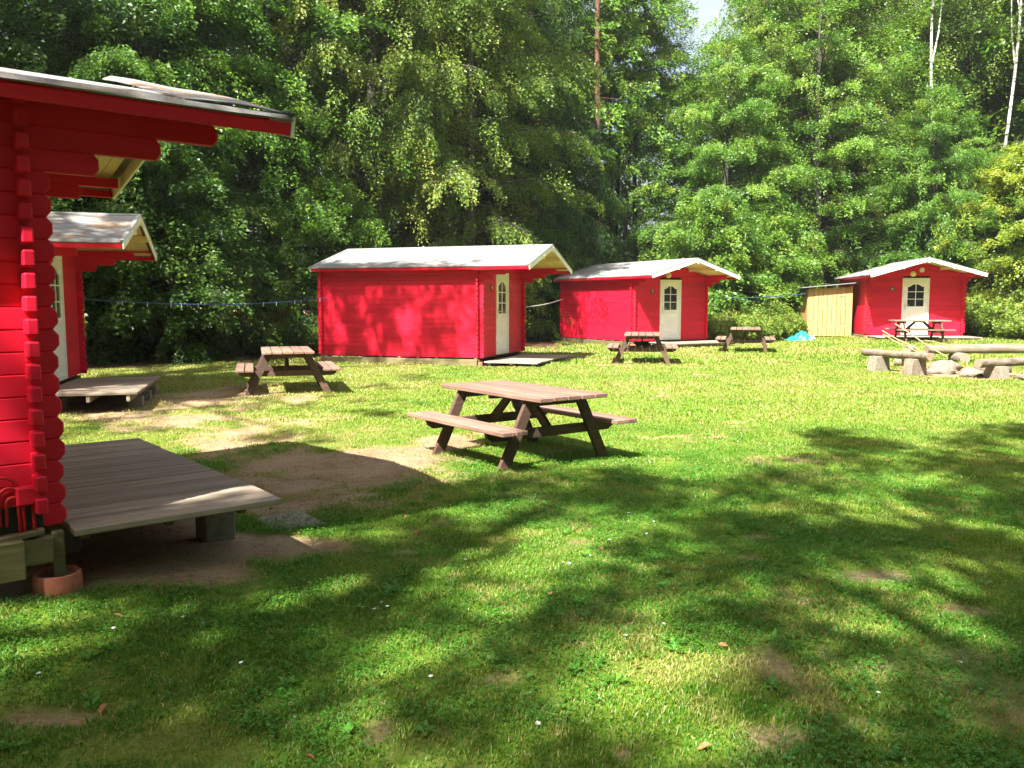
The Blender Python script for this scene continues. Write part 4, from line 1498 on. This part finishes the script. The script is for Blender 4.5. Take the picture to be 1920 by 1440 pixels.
tree('beech_tree', 'beech_c', 'low leafy beech behind the gable of cabin 5', 9.0, 36.2, 4.0, .85)
tree('drooping_tree', 'weep_b', 'broad tree with drooping pale boughs in the middle of the right hand wood', 13.6, 39.5, 2.8, .95)
tree('beech_tree', 'beech_b', 'tall beech with a dark trunk showing, above the pine shed', 17.0, 42.5, .7, 1.0)
tree('beech_tree', 'beech_a', 'beech with bright lower boughs just behind the pine shed', 13.2, 36.8, 5.0, .9)
tree('birch_tree', 'birch', 'birch with a forked white trunk above the ridge of cabin 6', 18.8, 37.5, 1.0, 1.0)
tree('birch_tree', 'birch', 'birch with a single leaning white trunk near the right edge', 21.2, 37.4, 4.1, 1.0)
tree('beech_tree', 'beech_c', 'rounded beech below the forked birch trunk', 17.4, 35.3, 2.7, .68)
tree('beech_tree', 'beech_c', 'low beech behind the yellow green maples', 20.2, 35.2, .9, .50)
tree('beech_tree', 'beech_c', 'mid green beech behind the ridge of cabin 6', 16.4, 39.5, 1.7, .85)
tree('beech_tree', 'deep_b', 'dark tree behind the two white birch trunks', 23.6, 44.5, 2.9, 1.05)
tree('maple_tree', 'maple', 'yellow green maple with flat sprays right of the cabin 6 roof', 20.2, 33.2, 2.0, .78)
tree('maple_tree', 'maple', 'taller yellow green maple at the right edge of the photo', 22.6, 34.6, 4.4, .95)
# undergrowth: young trees and shrubs along the edge
for i, (k, x, y, rz, s, lab) in enumerate([
        ('young_deep', -8.6, 21.4, .4, 1.0, 'dark young beech right of the half hidden cabin, by its corner'),
        ('young_deep', -11.2, 20.6, 1.1, 1.0, 'young beech in deep shade behind the half hidden cabin'),
        ('young', -5.6, 25.4, 3.3, .85, 'young beech just left of the end wall of cabin 4'),
        ('young', 1.1, 33.0, 1.2, .8, 'young tree in the gap between cabins 4 and 5'),
        ('young', 8.0, 33.6, 2.2, .95, 'sunlit young beech right of the cabin 5 gable'),
        ('young', 10.3, 34.6, .2, .9, 'young beech behind the blue line, left of the pine shed'),
        ('young', 17.2, 35.5, 5.2, .95, 'young beech showing over the roof of cabin 6')]):
    tree('young_tree', k, lab, x, y, rz, s)
for i, (k, x, y, rz, s, lab) in enumerate([
        ('shrub_deep', -9.6, 22.5, .4, .9, 'dark shrub below the clothes line near the half hidden cabin'),
        ('shrub_deep', -6.2, 22.9, 2.4, .75, 'dark shrub beside the left end of cabin 4'),
        ('nettle', 7.6, 30.6, .3, 1.1, 'bright nettle clump against the right wall of cabin 5'),
        ('nettle', 8.9, 31.4, 1.9, 1.15, 'bright nettle clump under the blue line, second from cabin 5'),
        ('nettle', 10.2, 32.4, 2.7, 1.1, 'nettle clump behind the teal tarpaulin'),
        ('nettle', 8.3, 32.2, 4.4, 1.2, 'taller nettle clump behind the ones by cabin 5'),
        ('shrub_a', 9.4, 33.4, .9, 1.0, 'leafy shrub behind the nettle clumps'),
        ('shrub_a', 10.3, 33.7, 2.9, .9, 'leafy shrub left of the pine shed wall'),
        ('shrub_a', 18.0, 31.3, .5, 1.05, 'large bright bush against the right wall of cabin 6'),
        ('shrub_a', 19.6, 30.4, 2.3, 1.2, 'tall bright bush at the right edge beside the long log'),
        ('shrub_b', 18.3, 29.4, 3.8, 1.0, 'low pale bush in front of the bushes right of cabin 6'),
        ('shrub_a', 20.6, 32.2, 5.1, 1.35, 'bush under the yellow green maples')]):
    tree('shrub', k, lab, x, y, rz, s, 'shrub')
# deeper in the wood: alike trees
rg = random.Random(8)
spots = []
for x in range(-26, 37, 5):
    for y in (47, 55, 64):
        spots.append((x + rg.uniform(-1.8, 1.8) + (2.5 if y == 55 else 0), y + rg.uniform(-2.5, 2.5)))
for x, y in [(-17, 27), (-15.5, 33), (-12.5, 35), (-8.5, 34), (-4.5, 36.5), (-19, 38), (-11, 41), (-3, 42), (2.2, 38), (16.8, 46), (26, 38), (29, 43), (26.5, 33)]:
    spots.append((x, y))
for i, (x, y) in enumerate(spots):
    far = y > 44
    if x < -4 and y > 58:                           # open ground beyond the wood on the left
        continue
    if -.37 < x / y < -.24 and y > 36:              # a glimpse through to the car park
        continue
    if 3.6 < x * 40 / y < 7.0 and y > 36:           # thin place in the wood right of the pine
        continue
    gap = 7.0 < x * 40 / y < 12.0                   # lower trees below the gap of sky
    tree('forest_tree', ('far_a', 'far_b')[i % 2], 'tall tree deep in the wood behind the first row of trees' if far else 'tree in the second row of the wood behind the cabins', x, y, rg.uniform(0, 6), .55 if gap else rg.uniform(.8, 1.05) if far else rg.uniform(.85, 1.0), 'tree', 'trees deep in the wood' if far else 'second row of the wood')
for i in range(34):
    x = -30 + i * 1.9 + rg.uniform(-.6, .6)
    y = 50 + rg.uniform(-6, 6)
    if -.40 < x / y < -.22:
        continue
    tree('undergrowth_shrub', ('young_deep', 'shrub_deep')[i % 2], 'dim shrub low in the shade deep in the wood', x, y, rg.uniform(0, 6), rg.uniform(.8, 1.3), 'shrub', 'undergrowth deep in the wood')

# ---------------------------------------------------------------- trees out of frame that shade the lawn and the cabins
SHADE = [(-2.35, 2.2), (-3.9, 3.6), (-2.9, 4.25), (-2.3, 4.6), (-1.7, 5.3), (-1.5, 6.37), (-1.3, 7.3), (-.6, 7.55), (-.4, 7.72), (.21, 8.0), (.84, 8.05), (1.3, 7.72), (1.83, 7.44), (2.28, 7.84),
         (2.93, 8.9), (3.48, 9.3), (3.62, 10.3), (4.16, 10.6), (4.32, 9.87), (4.56, 9.3), (4.83, 8.9), (5.1, 9.65), (6.16, 10.76), (7.07, 10.98), (8.95, 11.22), (9.5, 4.0), (2.6, 2.2)]
HOLES = [(.26, 5.66, .31, .45), (.86, 6.01, .27, .36), (.83, 3.83, .24, .36), (.49, 3.4, .18, .2), (-1.31, 4.37, .26, .32), (-.78, 4.61, .34, .26), (-2.27, 4.12, .36, .20), (2.14, 4.81, .37, .22),
         (2.2, 4.18, .43, .2), (1.48, 3.6, .16, .12), (2.97, 6.74, .33, .3), (3.19, 6.14, .26, .23), (2.94, 5.11, .32, .16), (2.46, 6.31, .27, .27), (3.52, 7.44, .3, .22), (-.25, 2.85, .25, .12),
         (.85, 2.89, .14, .09), (1.35, 4.58, .14, .17), (-1.28, 5.78, .28, .24), (-.25, 6.38, .3, .22), (1.57, 6.92, .25, .18), (-1.84, 3.66, .24, .15)]


def in_poly(x, y, poly):
    c = np.zeros(len(x), bool)
    n = len(poly)
    for i in range(n):
        x1, y1 = poly[i]
        x2, y2 = poly[(i + 1) % n]
        cond = (y1 > y) != (y2 > y)
        xi = (x2 - x1) * (y - y1) / (y2 - y1 + 1e-12) + x1
        c ^= cond & (x < xi)
    return c


st_h = np.array([SUN_T.x, SUN_T.y]) / -SUN_T.z        # ground shift of a shadow per metre of height


def canopy_tree(label, trunk, targets, zr, seed, nleaf=42, size=.34, H=15):
    """A tree whose boughs reach to where its shade falls: targets are (x, y, z) points that it shades."""
    pl = Plant(seed)
    rng = pl.rng
    T = np.array([trunk[0], trunk[1], 0.0])
    pl.wood.tube([(0, 0, -.2), (.1, .05, H * .5), (0, .1, H)], [.3, .2, .05], 10)
    tg = np.array(targets)
    z = rng.uniform(zr[0], zr[1], len(tg))
    C = np.stack([tg[:, 0] - st_h[0] * (z - tg[:, 2]), tg[:, 1] - st_h[1] * (z - tg[:, 2]), z], 1) - T
    for i, c in enumerate(C):
        a = rng.uniform(0, 6.28)
        d = np.array([math.cos(a), math.sin(a), -.1])
        L2 = size * rng.uniform(1.0, 1.9)
        pl.spray(c - d * L2 * .5, d / np.linalg.norm(d), L2, int(nleaf * rng.uniform(.6, 1.3)), droop=.2, width=.36, thick=.08, lsize=.12, tilt=.55)
        if i % 9 == 0:
            h0 = np.array([0, 0, max(4, c[2] - 2.2)])
            m_ = (h0 + c) / 2 + np.array([0, 0, .4])
            pl.wood.tube([tuple(h0), tuple(m_), tuple(c)], [.07, .045, .012], 5, cap=False)
    t = thing('beech_tree', label, 'tree', (trunk[0], trunk[1], tz(*trunk)))
    obj('trunk', pl.wood.mesh('trunk', M['bark']), t)
    obj('crown', pl.crown('crown', M['leaf_beech']), t)
    return t


rs = np.random.default_rng(31)
px, py = rs.uniform(-4.2, 9.6, 9000), rs.uniform(2.2, 11.3, 9000)
ok = in_poly(px, py, SHADE)
lim = np.ones(len(px))
for cx, cy, rx, ry in HOLES:
    d = np.sqrt(((px - cx) / (rx + .10)) ** 2 + ((py - cy) / (ry + .10)) ** 2)
    lim = np.minimum(lim, np.where(d < 1.0, .0, 1))
dens = sstep(.22, .55, vnoise(px, py, .8, 71) * .6 + vnoise(px, py, .3, 72) * .4) * .75 + .25
ok &= rs.random(len(px)) < lim * dens * np.where(px < .9, .31, .50) * np.where(py < 3.6, 1.35, 1.0)
px, py = px[ok], py[ok]
ex, ey = rs.uniform(-9, -1.5, 3000), rs.uniform(-4, 4.5, 3000)  # extra boughs over unseen ground, added to dim the near cabin wall
eu, evv = hut_local('near', ex, ey)
k = (evv < -W2 - .25) & (ex < -.66 * ey - .25) & (rs.random(3000) < .16)
px, py = np.concatenate([px, ex[k]]), np.concatenate([py, ey[k]])
for t_ in np.linspace(0, 1, 26):  # boughs added to keep sun off the near deck's edge
    for q_ in range(3):
        px = np.append(px, -2.35 + 1.2 * t_ + .30 + rs.normal(0, .07))
        py = np.append(py, 4.25 + .72 * t_ + .28 + rs.normal(0, .07))
grp = np.where(px < .4, 0, np.where(px < 3.6, 1, 2))
for g_, (trk, lab) in enumerate([((-6.5, -5.5), 'tall beech left of and behind the viewpoint, shading the lawn by the nearest deck'), ((-1.5, -6.5), 'tall beech behind the viewpoint, shading the middle of the near lawn'), ((4.5, -4.0), 'tall beech right of the viewpoint, shading the right of the lawn')]):
    k = grp == g_
    canopy_tree(lab, trk, np.stack([px[k], py[k], np.zeros(k.sum())], 1), (10.5, 18), 60 + g_, H=20)
# dapple on the long wall of cabin 4, on its roof and on the path before the second cabin
tg = []
for i in range(900):
    u, z = rs.uniform(-4.3, .1), rs.uniform(.1, 2.9)
    d = vnoise(np.array([u * 1.0]), np.array([z * .55 + 3]), .42, 81)[0]
    f = .36 + .14 * (u > -1.1) - .12 * (u < -3.2) - .1 * (z > 2.3 and u < -1.5)
    if d < f or rs.random() > .30:
        continue
    w = hut_world('four', u, -W2)
    tg.append((w.x, w.y, z))
for i in range(1600):
    x, y = rs.uniform(-8.5, -1.5), rs.uniform(9.5, 19)
    d = vnoise(np.array([x]), np.array([y]), .9, 83)[0] * .7 + vnoise(np.array([x]), np.array([y]), .3, 84)[0] * .3
    lim_ = .36 + .25 * sstep(-5.5, -2.2, x)
    if d < lim_ or rs.random() > .30:
        continue
    tg.append((x, y, .1))
for i in range(420):
    u, v = rs.uniform(-3, 1.4), rs.uniform(-2, .4)
    if rs.random() < .5 and vnoise(np.array([u]), np.array([v]), .6, 85)[0] > .36:
        w = hut_world('second', u, v)
        tg.append((w.x, w.y, 2.75))
canopy_tree('tall beech standing left of the frame, dappling the wall of cabin 4', (-13.0, 8.5), tg, (11.5, 18), 66, 40, .36, 20)
# unseen tall trees at the left that keep the wood in shade
for x, y, k, rz, s in ((-16.5, 13.0, 'deep_b', .5, 1.0), (-20.5, 19.5, 'beech_b', 2.2, 1.0), (-18.0, 25.0, 'deep_a', 1.0, 1.1)):
    tree('beech_tree', k, 'tall beech outside the left of the frame, casting shade on the wood', x, y, rz, s, 'tree', 'trees left of the frame')
for i, (x, y, s) in enumerate([(-7.5, -8.5, .75), (-3.5, -8, .7), (0.5, -7.5, .7), (4.5, -7, .72), (8.5, -5.5, .8), (11.5, -1.5, .85), (12.0, 3.5, .85), (15.5, 8.0, .95)]):
    tree('beech_tree', 'beech_c', 'low branched beech close behind the viewpoint, out of frame', x, y, i * 1.7, s, 'tree', 'wood behind the viewpoint')
for i, (x, y) in enumerate([(-26, -8), (-20, -14), (-13, -18), (-6, -17), (1, -19), (8, -17), (15, -14), (21, -9), (26, -2), (-17, -24), (-3, -26), (12, -25), (24, -18), (-30, 2), (30, 8), (33, 18), (-27, 12)]):
    tree('forest_tree', ('far_a', 'far_b')[i % 2], 'tall tree of the wood behind and beside the viewpoint, out of frame', x, y, i * 1.1, .95, 'tree', 'wood behind the viewpoint')


# ---------------------------------------------------------------- cars glimpsed through the wood
def make_car(label, x, y, rz, col):
    t = thing('parked_car', label, 'car', (x, y, tz(x, y)), rz, 'cars parked beyond the wood')
    cp = plain('car_paint', col, 0.25)
    prof = [(-2.0, .35), (-2.05, .75), (-1.9, .95), (-1.0, 1.02), (-.45, 1.42), (1.0, 1.45), (1.75, 1.0), (2.0, .9), (2.02, .35)]
    obj('body', MB().prism(prof, 1.7, .05).mesh('body', cp), t)
    for s in (-1, 1):
        gl = MB().prism([(-.85, 1.04), (-.42, 1.36), (.95, 1.38), (1.45, 1.04)], .02)
        obj('window', gl.mesh('window', M['car_glass']), t, (0, s * .852, 0))
        for x_ in (-1.3, 1.3):
            w = MB().lathe([(.001, .1), (.2, .1), (.3, .09), (.32, .05), (.32, -.05), (.3, -.09), (.001, -.1)], 16)
            o = obj('wheel', w.mesh('wheel', M['tyre']), t, (x_, s * .8, .32), (R(90), 0, 0))
    return t


make_car('red car glimpsed between the trunks left of cabin 4', -13.6, 46, .3, (.5, .03, .02))
make_car('pale pink beige car glimpsed between the trunks, beside the red one', -11.0, 47, .25, (.6, .42, .33))
make_car('white car glimpsed between the trunks nearest to cabin 4', -8.6, 45.5, .3, (.75, .75, .75))

# ---------------------------------------------------------------- grass, weeds, daisies, fallen leaves
def grass_field(name, x0, x1, y0, y1, dens, h, w, seed, label, fade=None):
    rng = np.random.default_rng(seed)
    n = int((x1 - x0) * (y1 - y0) * dens)
    x, y = rng.uniform(x0, x1, n), rng.uniform(y0, y1, n)
    keep = np.abs(x) < .66 * y + 1.5
    b, fo = masks(x, y)
    clump = vnoise(x, y, .35, 41) * .55 + vnoise(x, y, .12, 42) * .45
    keep &= rng.random(n) < (1 - b * .985) ** 1.3 * (1 - fo) * (.35 + 1.1 * sstep(.25, .6, clump))
    if fade:
        keep &= rng.random(n) < fade(y)
    x, y, clump = x[keep], y[keep], clump[keep]
    n = len(x)
    z = terr(x, y) - .004
    hgt = h * rng.uniform(.45, 1.25, n) * (.75 + .5 * clump)
    a = rng.uniform(0, 6.283, n)
    lean = rng.uniform(.1, 1.1, n) * hgt
    dx, dy = np.cos(a), np.sin(a)
    ph = a + 1.57 + rng.normal(0, .5, n)
    wx, wy = np.cos(ph) * w * .5, np.sin(ph) * w * .5
    B = np.stack([x, y, z], 1)
    Wv = np.stack([wx, wy, np.zeros(n)], 1)
    mid = B + np.stack([dx * lean * .35, dy * lean * .35, hgt * .6], 1)
    tip = B + np.stack([dx * lean, dy * lean, hgt * .95], 1)
    if y1 < 7:
        V = np.stack([B, mid + Wv, tip, mid - Wv], 1).reshape(-1, 3)
        per = 4
        base = np.arange(n)[:, None] * 4
        tri = np.concatenate([base + np.array([[0, 1, 3]]), base + np.array([[1, 2, 3]])])
    else:
        V = np.stack([B - Wv, B + Wv, tip], 1).reshape(-1, 3)
        per = 3
        tri = np.arange(n * 3).reshape(-1, 3)
    big = vnoise(x, y, 1.3, 43) * .6 + vnoise(x, y, .45, 44) * .4
    t = np.clip(-.06 + .72 * big + rng.normal(0, .13, n) + .32 * sstep(6.5, 13, y), 0, 1)  # far blades yellower, sunlit tone put into colour; near ones lush green
    worn = sstep(.60, .74, vnoise(x, y, .5, 45) * .6 + vnoise(x, y, .16, 46) * .4)
    t = np.clip(t + (.42 - .30 * sstep(7, 11, y)) * worn + .45 * b[keep] + .12 * sstep(-1, -3, x) * sstep(7, 10, y), 0, 1)
    dry = rng.random(n) < .07
    t = np.where(dry, .97, t)
    o = obj(name, np_mesh(name, V, tri, M['grass'], {'tint': np.repeat(t, per)}))
    tag(o, label, 'grass', None, 'stuff')


grass_field('grass', -5.4, 5.6, 2.0, 6.2, 14000, .025, .0050, 51, 'short green blades of the near lawn')
grass_field('grass', -6.2, 8.6, 6.2, 11.0, 4600, .028, .0100, 52, 'short green blades of the middle lawn')
grass_field('grass', -12, 15.0, 11.0, 20.0, 1150, .036, .020, 53, 'short bright blades of the sunlit lawn')
grass_field('grass', -12, 21.0, 20.0, 34.0, 380, .060, .036, 54, 'grass of the far lawn before the cabins')


def weeds(seed, n, x0, x1, y0, y1, name, label, kind):
    rng = np.random.default_rng(seed)
    x, y = rng.uniform(x0, x1, n), rng.uniform(y0, y1, n)
    b, fo = masks(x, y)
    c = vnoise(x, y, .7, 91)
    k = (np.abs(x) < .66 * y + .4) & (b < .6) & (fo < .5) & (c > (.36 if kind == 'clover' else .3))
    x, y = x[k], y[k]
    P, D, N, L, T = [], [], [], [], []
    for xi, yi in zip(x, y):
        zc = tz(xi, yi)
        if kind == 'clover':
            m_ = rng.integers(5, 12)
            px_, py_ = xi + rng.normal(0, .06, m_), yi + rng.normal(0, .06, m_)
            for q in range(3):
                a = rng.uniform(0, 6.28, m_) * 0 + q * 2.094 + rng.uniform(0, 6.28)
                P.append(np.stack([px_, py_, zc + rng.uniform(.02, .042, m_)], 1))
                D.append(np.stack([np.cos(a) * np.ones(m_), np.sin(a) * np.ones(m_), rng.uniform(-.1, .2, m_)], 1))
                N.append(np.array([0, 0, 1.0])[None] + rng.normal(0, .25, (m_, 3)))
                L.append(rng.uniform(.008, .014, m_))
                T.append(np.clip(.3 + rng.normal(0, .2, m_), 0, 1))
        else:
            m_ = rng.integers(5, 9)
            a = np.arange(m_) * 6.283 / m_ + rng.uniform(-.3, .3, m_)
            P.append(np.stack([xi + .006 * np.cos(a), yi + .006 * np.sin(a), np.full(m_, zc + .012)], 1))
            D.append(np.stack([np.cos(a), np.sin(a), rng.uniform(.1, .7, m_)], 1))
            N.append(np.stack([-np.cos(a) * .4, -np.sin(a) * .4, np.ones(m_)], 1) + rng.normal(0, .15, (m_, 3)))
            L.append(rng.uniform(.025, .065, m_))
            T.append(np.clip(.45 + rng.normal(0, .2, m_), 0, 1))
    P, D, N, L, T = [np.concatenate(q) for q in (P, D, N, L, T)]
    if kind == 'clover':
        V, F_, t = leaf_tris(P, D, N, L * 1.1, L, T)
    else:
        V, F_, t = leaf_quads(P, D, N, L, L * .42, T, .1)
    tag(obj(name, np_mesh(name, V, F_, M['weed'], {'tint': t})), label, 'weeds', None, 'stuff')


weeds(71, 11000, -4.2, 4.4, 2.4, 9.0, 'clover', 'clover leaves spread through the near lawn', 'clover')
weeds(72, 380, -4.2, 4.6, 2.4, 10.0, 'plantain_weeds', 'broad leaved rosettes scattered in the lawn', 'rosette')

rng = np.random.default_rng(95)
n = 60000
x, y = rng.uniform(-7.5, 4.5, n), rng.uniform(2.4, 17, n)
b_, f_ = masks(x, y)
k = (rng.random(n) < np.clip(b_ * 1.1, 0, 1) * .42 * np.clip(9 / y, .3, 1)) & (np.abs(x) < .66 * y + .3)
x, y = x[k], y[k]
n = len(x)
P = np.stack([x, y, terr(x, y) - .012 * b_[k] + rng.uniform(.002, .012, n)], 1)
D = np.stack([rng.normal(size=n), rng.normal(size=n), rng.normal(0, .2, n)], 1)
N = np.array([0, 0, 1.0])[None] + rng.normal(0, .35, (n, 3))
L = rng.uniform(.008, .034, n)
V, F_, t = leaf_quads(P, D, N, L, L * rng.uniform(.15, .6, n), np.clip(rng.normal(.45, .25, n), 0, 1), .15)
M['litter'] = leaf_mat('dead_leaf_bits', [(0.06, 0.03, 0.014), (0.15, 0.075, 0.032), (0.27, 0.16, 0.075), (0.40, 0.30, 0.17)], 0.1, 0.02, 0.0)
tag(obj('leaf_litter', np_mesh('leaf_litter', V, F_, M['litter'], {'tint': t})), 'dry leaf bits and twigs strewn over the bare earth', 'litter', None, 'stuff')

dm = MB()
for k in range(9):
    a = k * 6.283 / 9
    dm.add([(.003 * math.cos(a - .4), .003 * math.sin(a - .4), .05), (.011 * math.cos(a - .25), .011 * math.sin(a - .25), .053), (.012 * math.cos(a + .25), .012 * math.sin(a + .25), .053), (.003 * math.cos(a + .4), .003 * math.sin(a + .4), .05)], [(0, 1, 2, 3)])
dm.lathe([(.001, .056), (.004, .054), (.0045, .049)], 8)
dm.tube([(0, 0, 0), (.004, 0, .05)], .0012, 4, cap=False)
dme = dm.mesh('daisy', M['petal'])
dz = [(-.72, 4.27), (-.78, 4.30), (-.66, 4.31), (-.70, 4.36), (-1.5, 3.95), (-1.62, 4.0), (-1.9, 3.85), (-.35, 3.5), (.1, 3.1), (-1.2, 3.6), (.55, 3.9), (.75, 4.05), (.66, 5.6), (.95, 5.75), (1.05, 6.05), (.9, 6.3), (.5, 5.2), (.35, 5.05),
      (-.3, 5.1), (1.3, 6.9), (1.05, 8.3), (1.15, 8.45), (1.3, 8.6), (.9, 8.2), (1.4, 8.4), (2.0, 3.6), (1.5, 3.3), (-2.0, 3.4), (.2, 6.9), (2.6, 9.5), (3.2, 11.2), (2.2, 12.5), (1.1, 11.0), (4.1, 12.1), (3.3, 13.4), (-.4, 12.3), (1.8, 14.6)]
for x, y in dz:
    tag(obj('daisy', dme, None, (x, y, tz(x, y) - .030), (random.uniform(-.2, .2), random.uniform(-.2, .2), random.uniform(0, 6)), (.95,) * 3), 'small white daisy open in the short grass', 'daisy', 'daisies in the lawn')
fl = MB()
out = [(-.045, 0), (-.02, .022), (.01, .026), (.04, .008), (.06, 0), (.04, -.01), (.01, -.024), (-.02, -.02)]
fl.add([(x, y, .012 * math.sin(x * 40) + abs(y) * .5) for x, y in out] + [(0.005, 0, .0)], [(i, (i + 1) % 8, 8) for i in range(8)])
fme = fl.mesh('fallen_leaf', M['fallen'])
for i in range(30):
    y = rs.uniform(2.7, 10)
    x = rs.uniform(-.6, .6) * y
    u, v = hut_local('near', x, y)
    if u < 1.5 and v > -1.9:
        continue
    s = rs.uniform(.35, .7)
    tag(obj('fallen_leaf', fme, None, (x, y, tz(x, y) + .022), (rs.uniform(-.4, .4), rs.uniform(-.4, .4), rs.uniform(0, 6)), (s, s, s)), 'dry brown leaf fallen on the shaded grass', 'leaf', 'fallen leaves on the lawn')

# ---------------------------------------------------------------- the hazy air of the clearing
hz_m = bpy.data.materials.new('haze_air')
hz_m.use_nodes = True
hn_ = hz_m.node_tree
hn_.nodes.remove(hn_.nodes['Principled BSDF'])
pv = hn_.nodes.new('ShaderNodeVolumePrincipled')
pv.inputs['Color'].default_value = (0.95, 0.97, 1.0, 1)
pv.inputs['Density'].default_value = 0.0004
pv.inputs['Anisotropy'].default_value = 0.2
hn_.links.new(pv.outputs['Volume'], hn_.nodes['Material Output'].inputs['Volume'])
tag(obj('haze', MB().box(-70, 75, -45, 110, -1.5, 40).mesh('haze', hz_m)), kind='stuff')
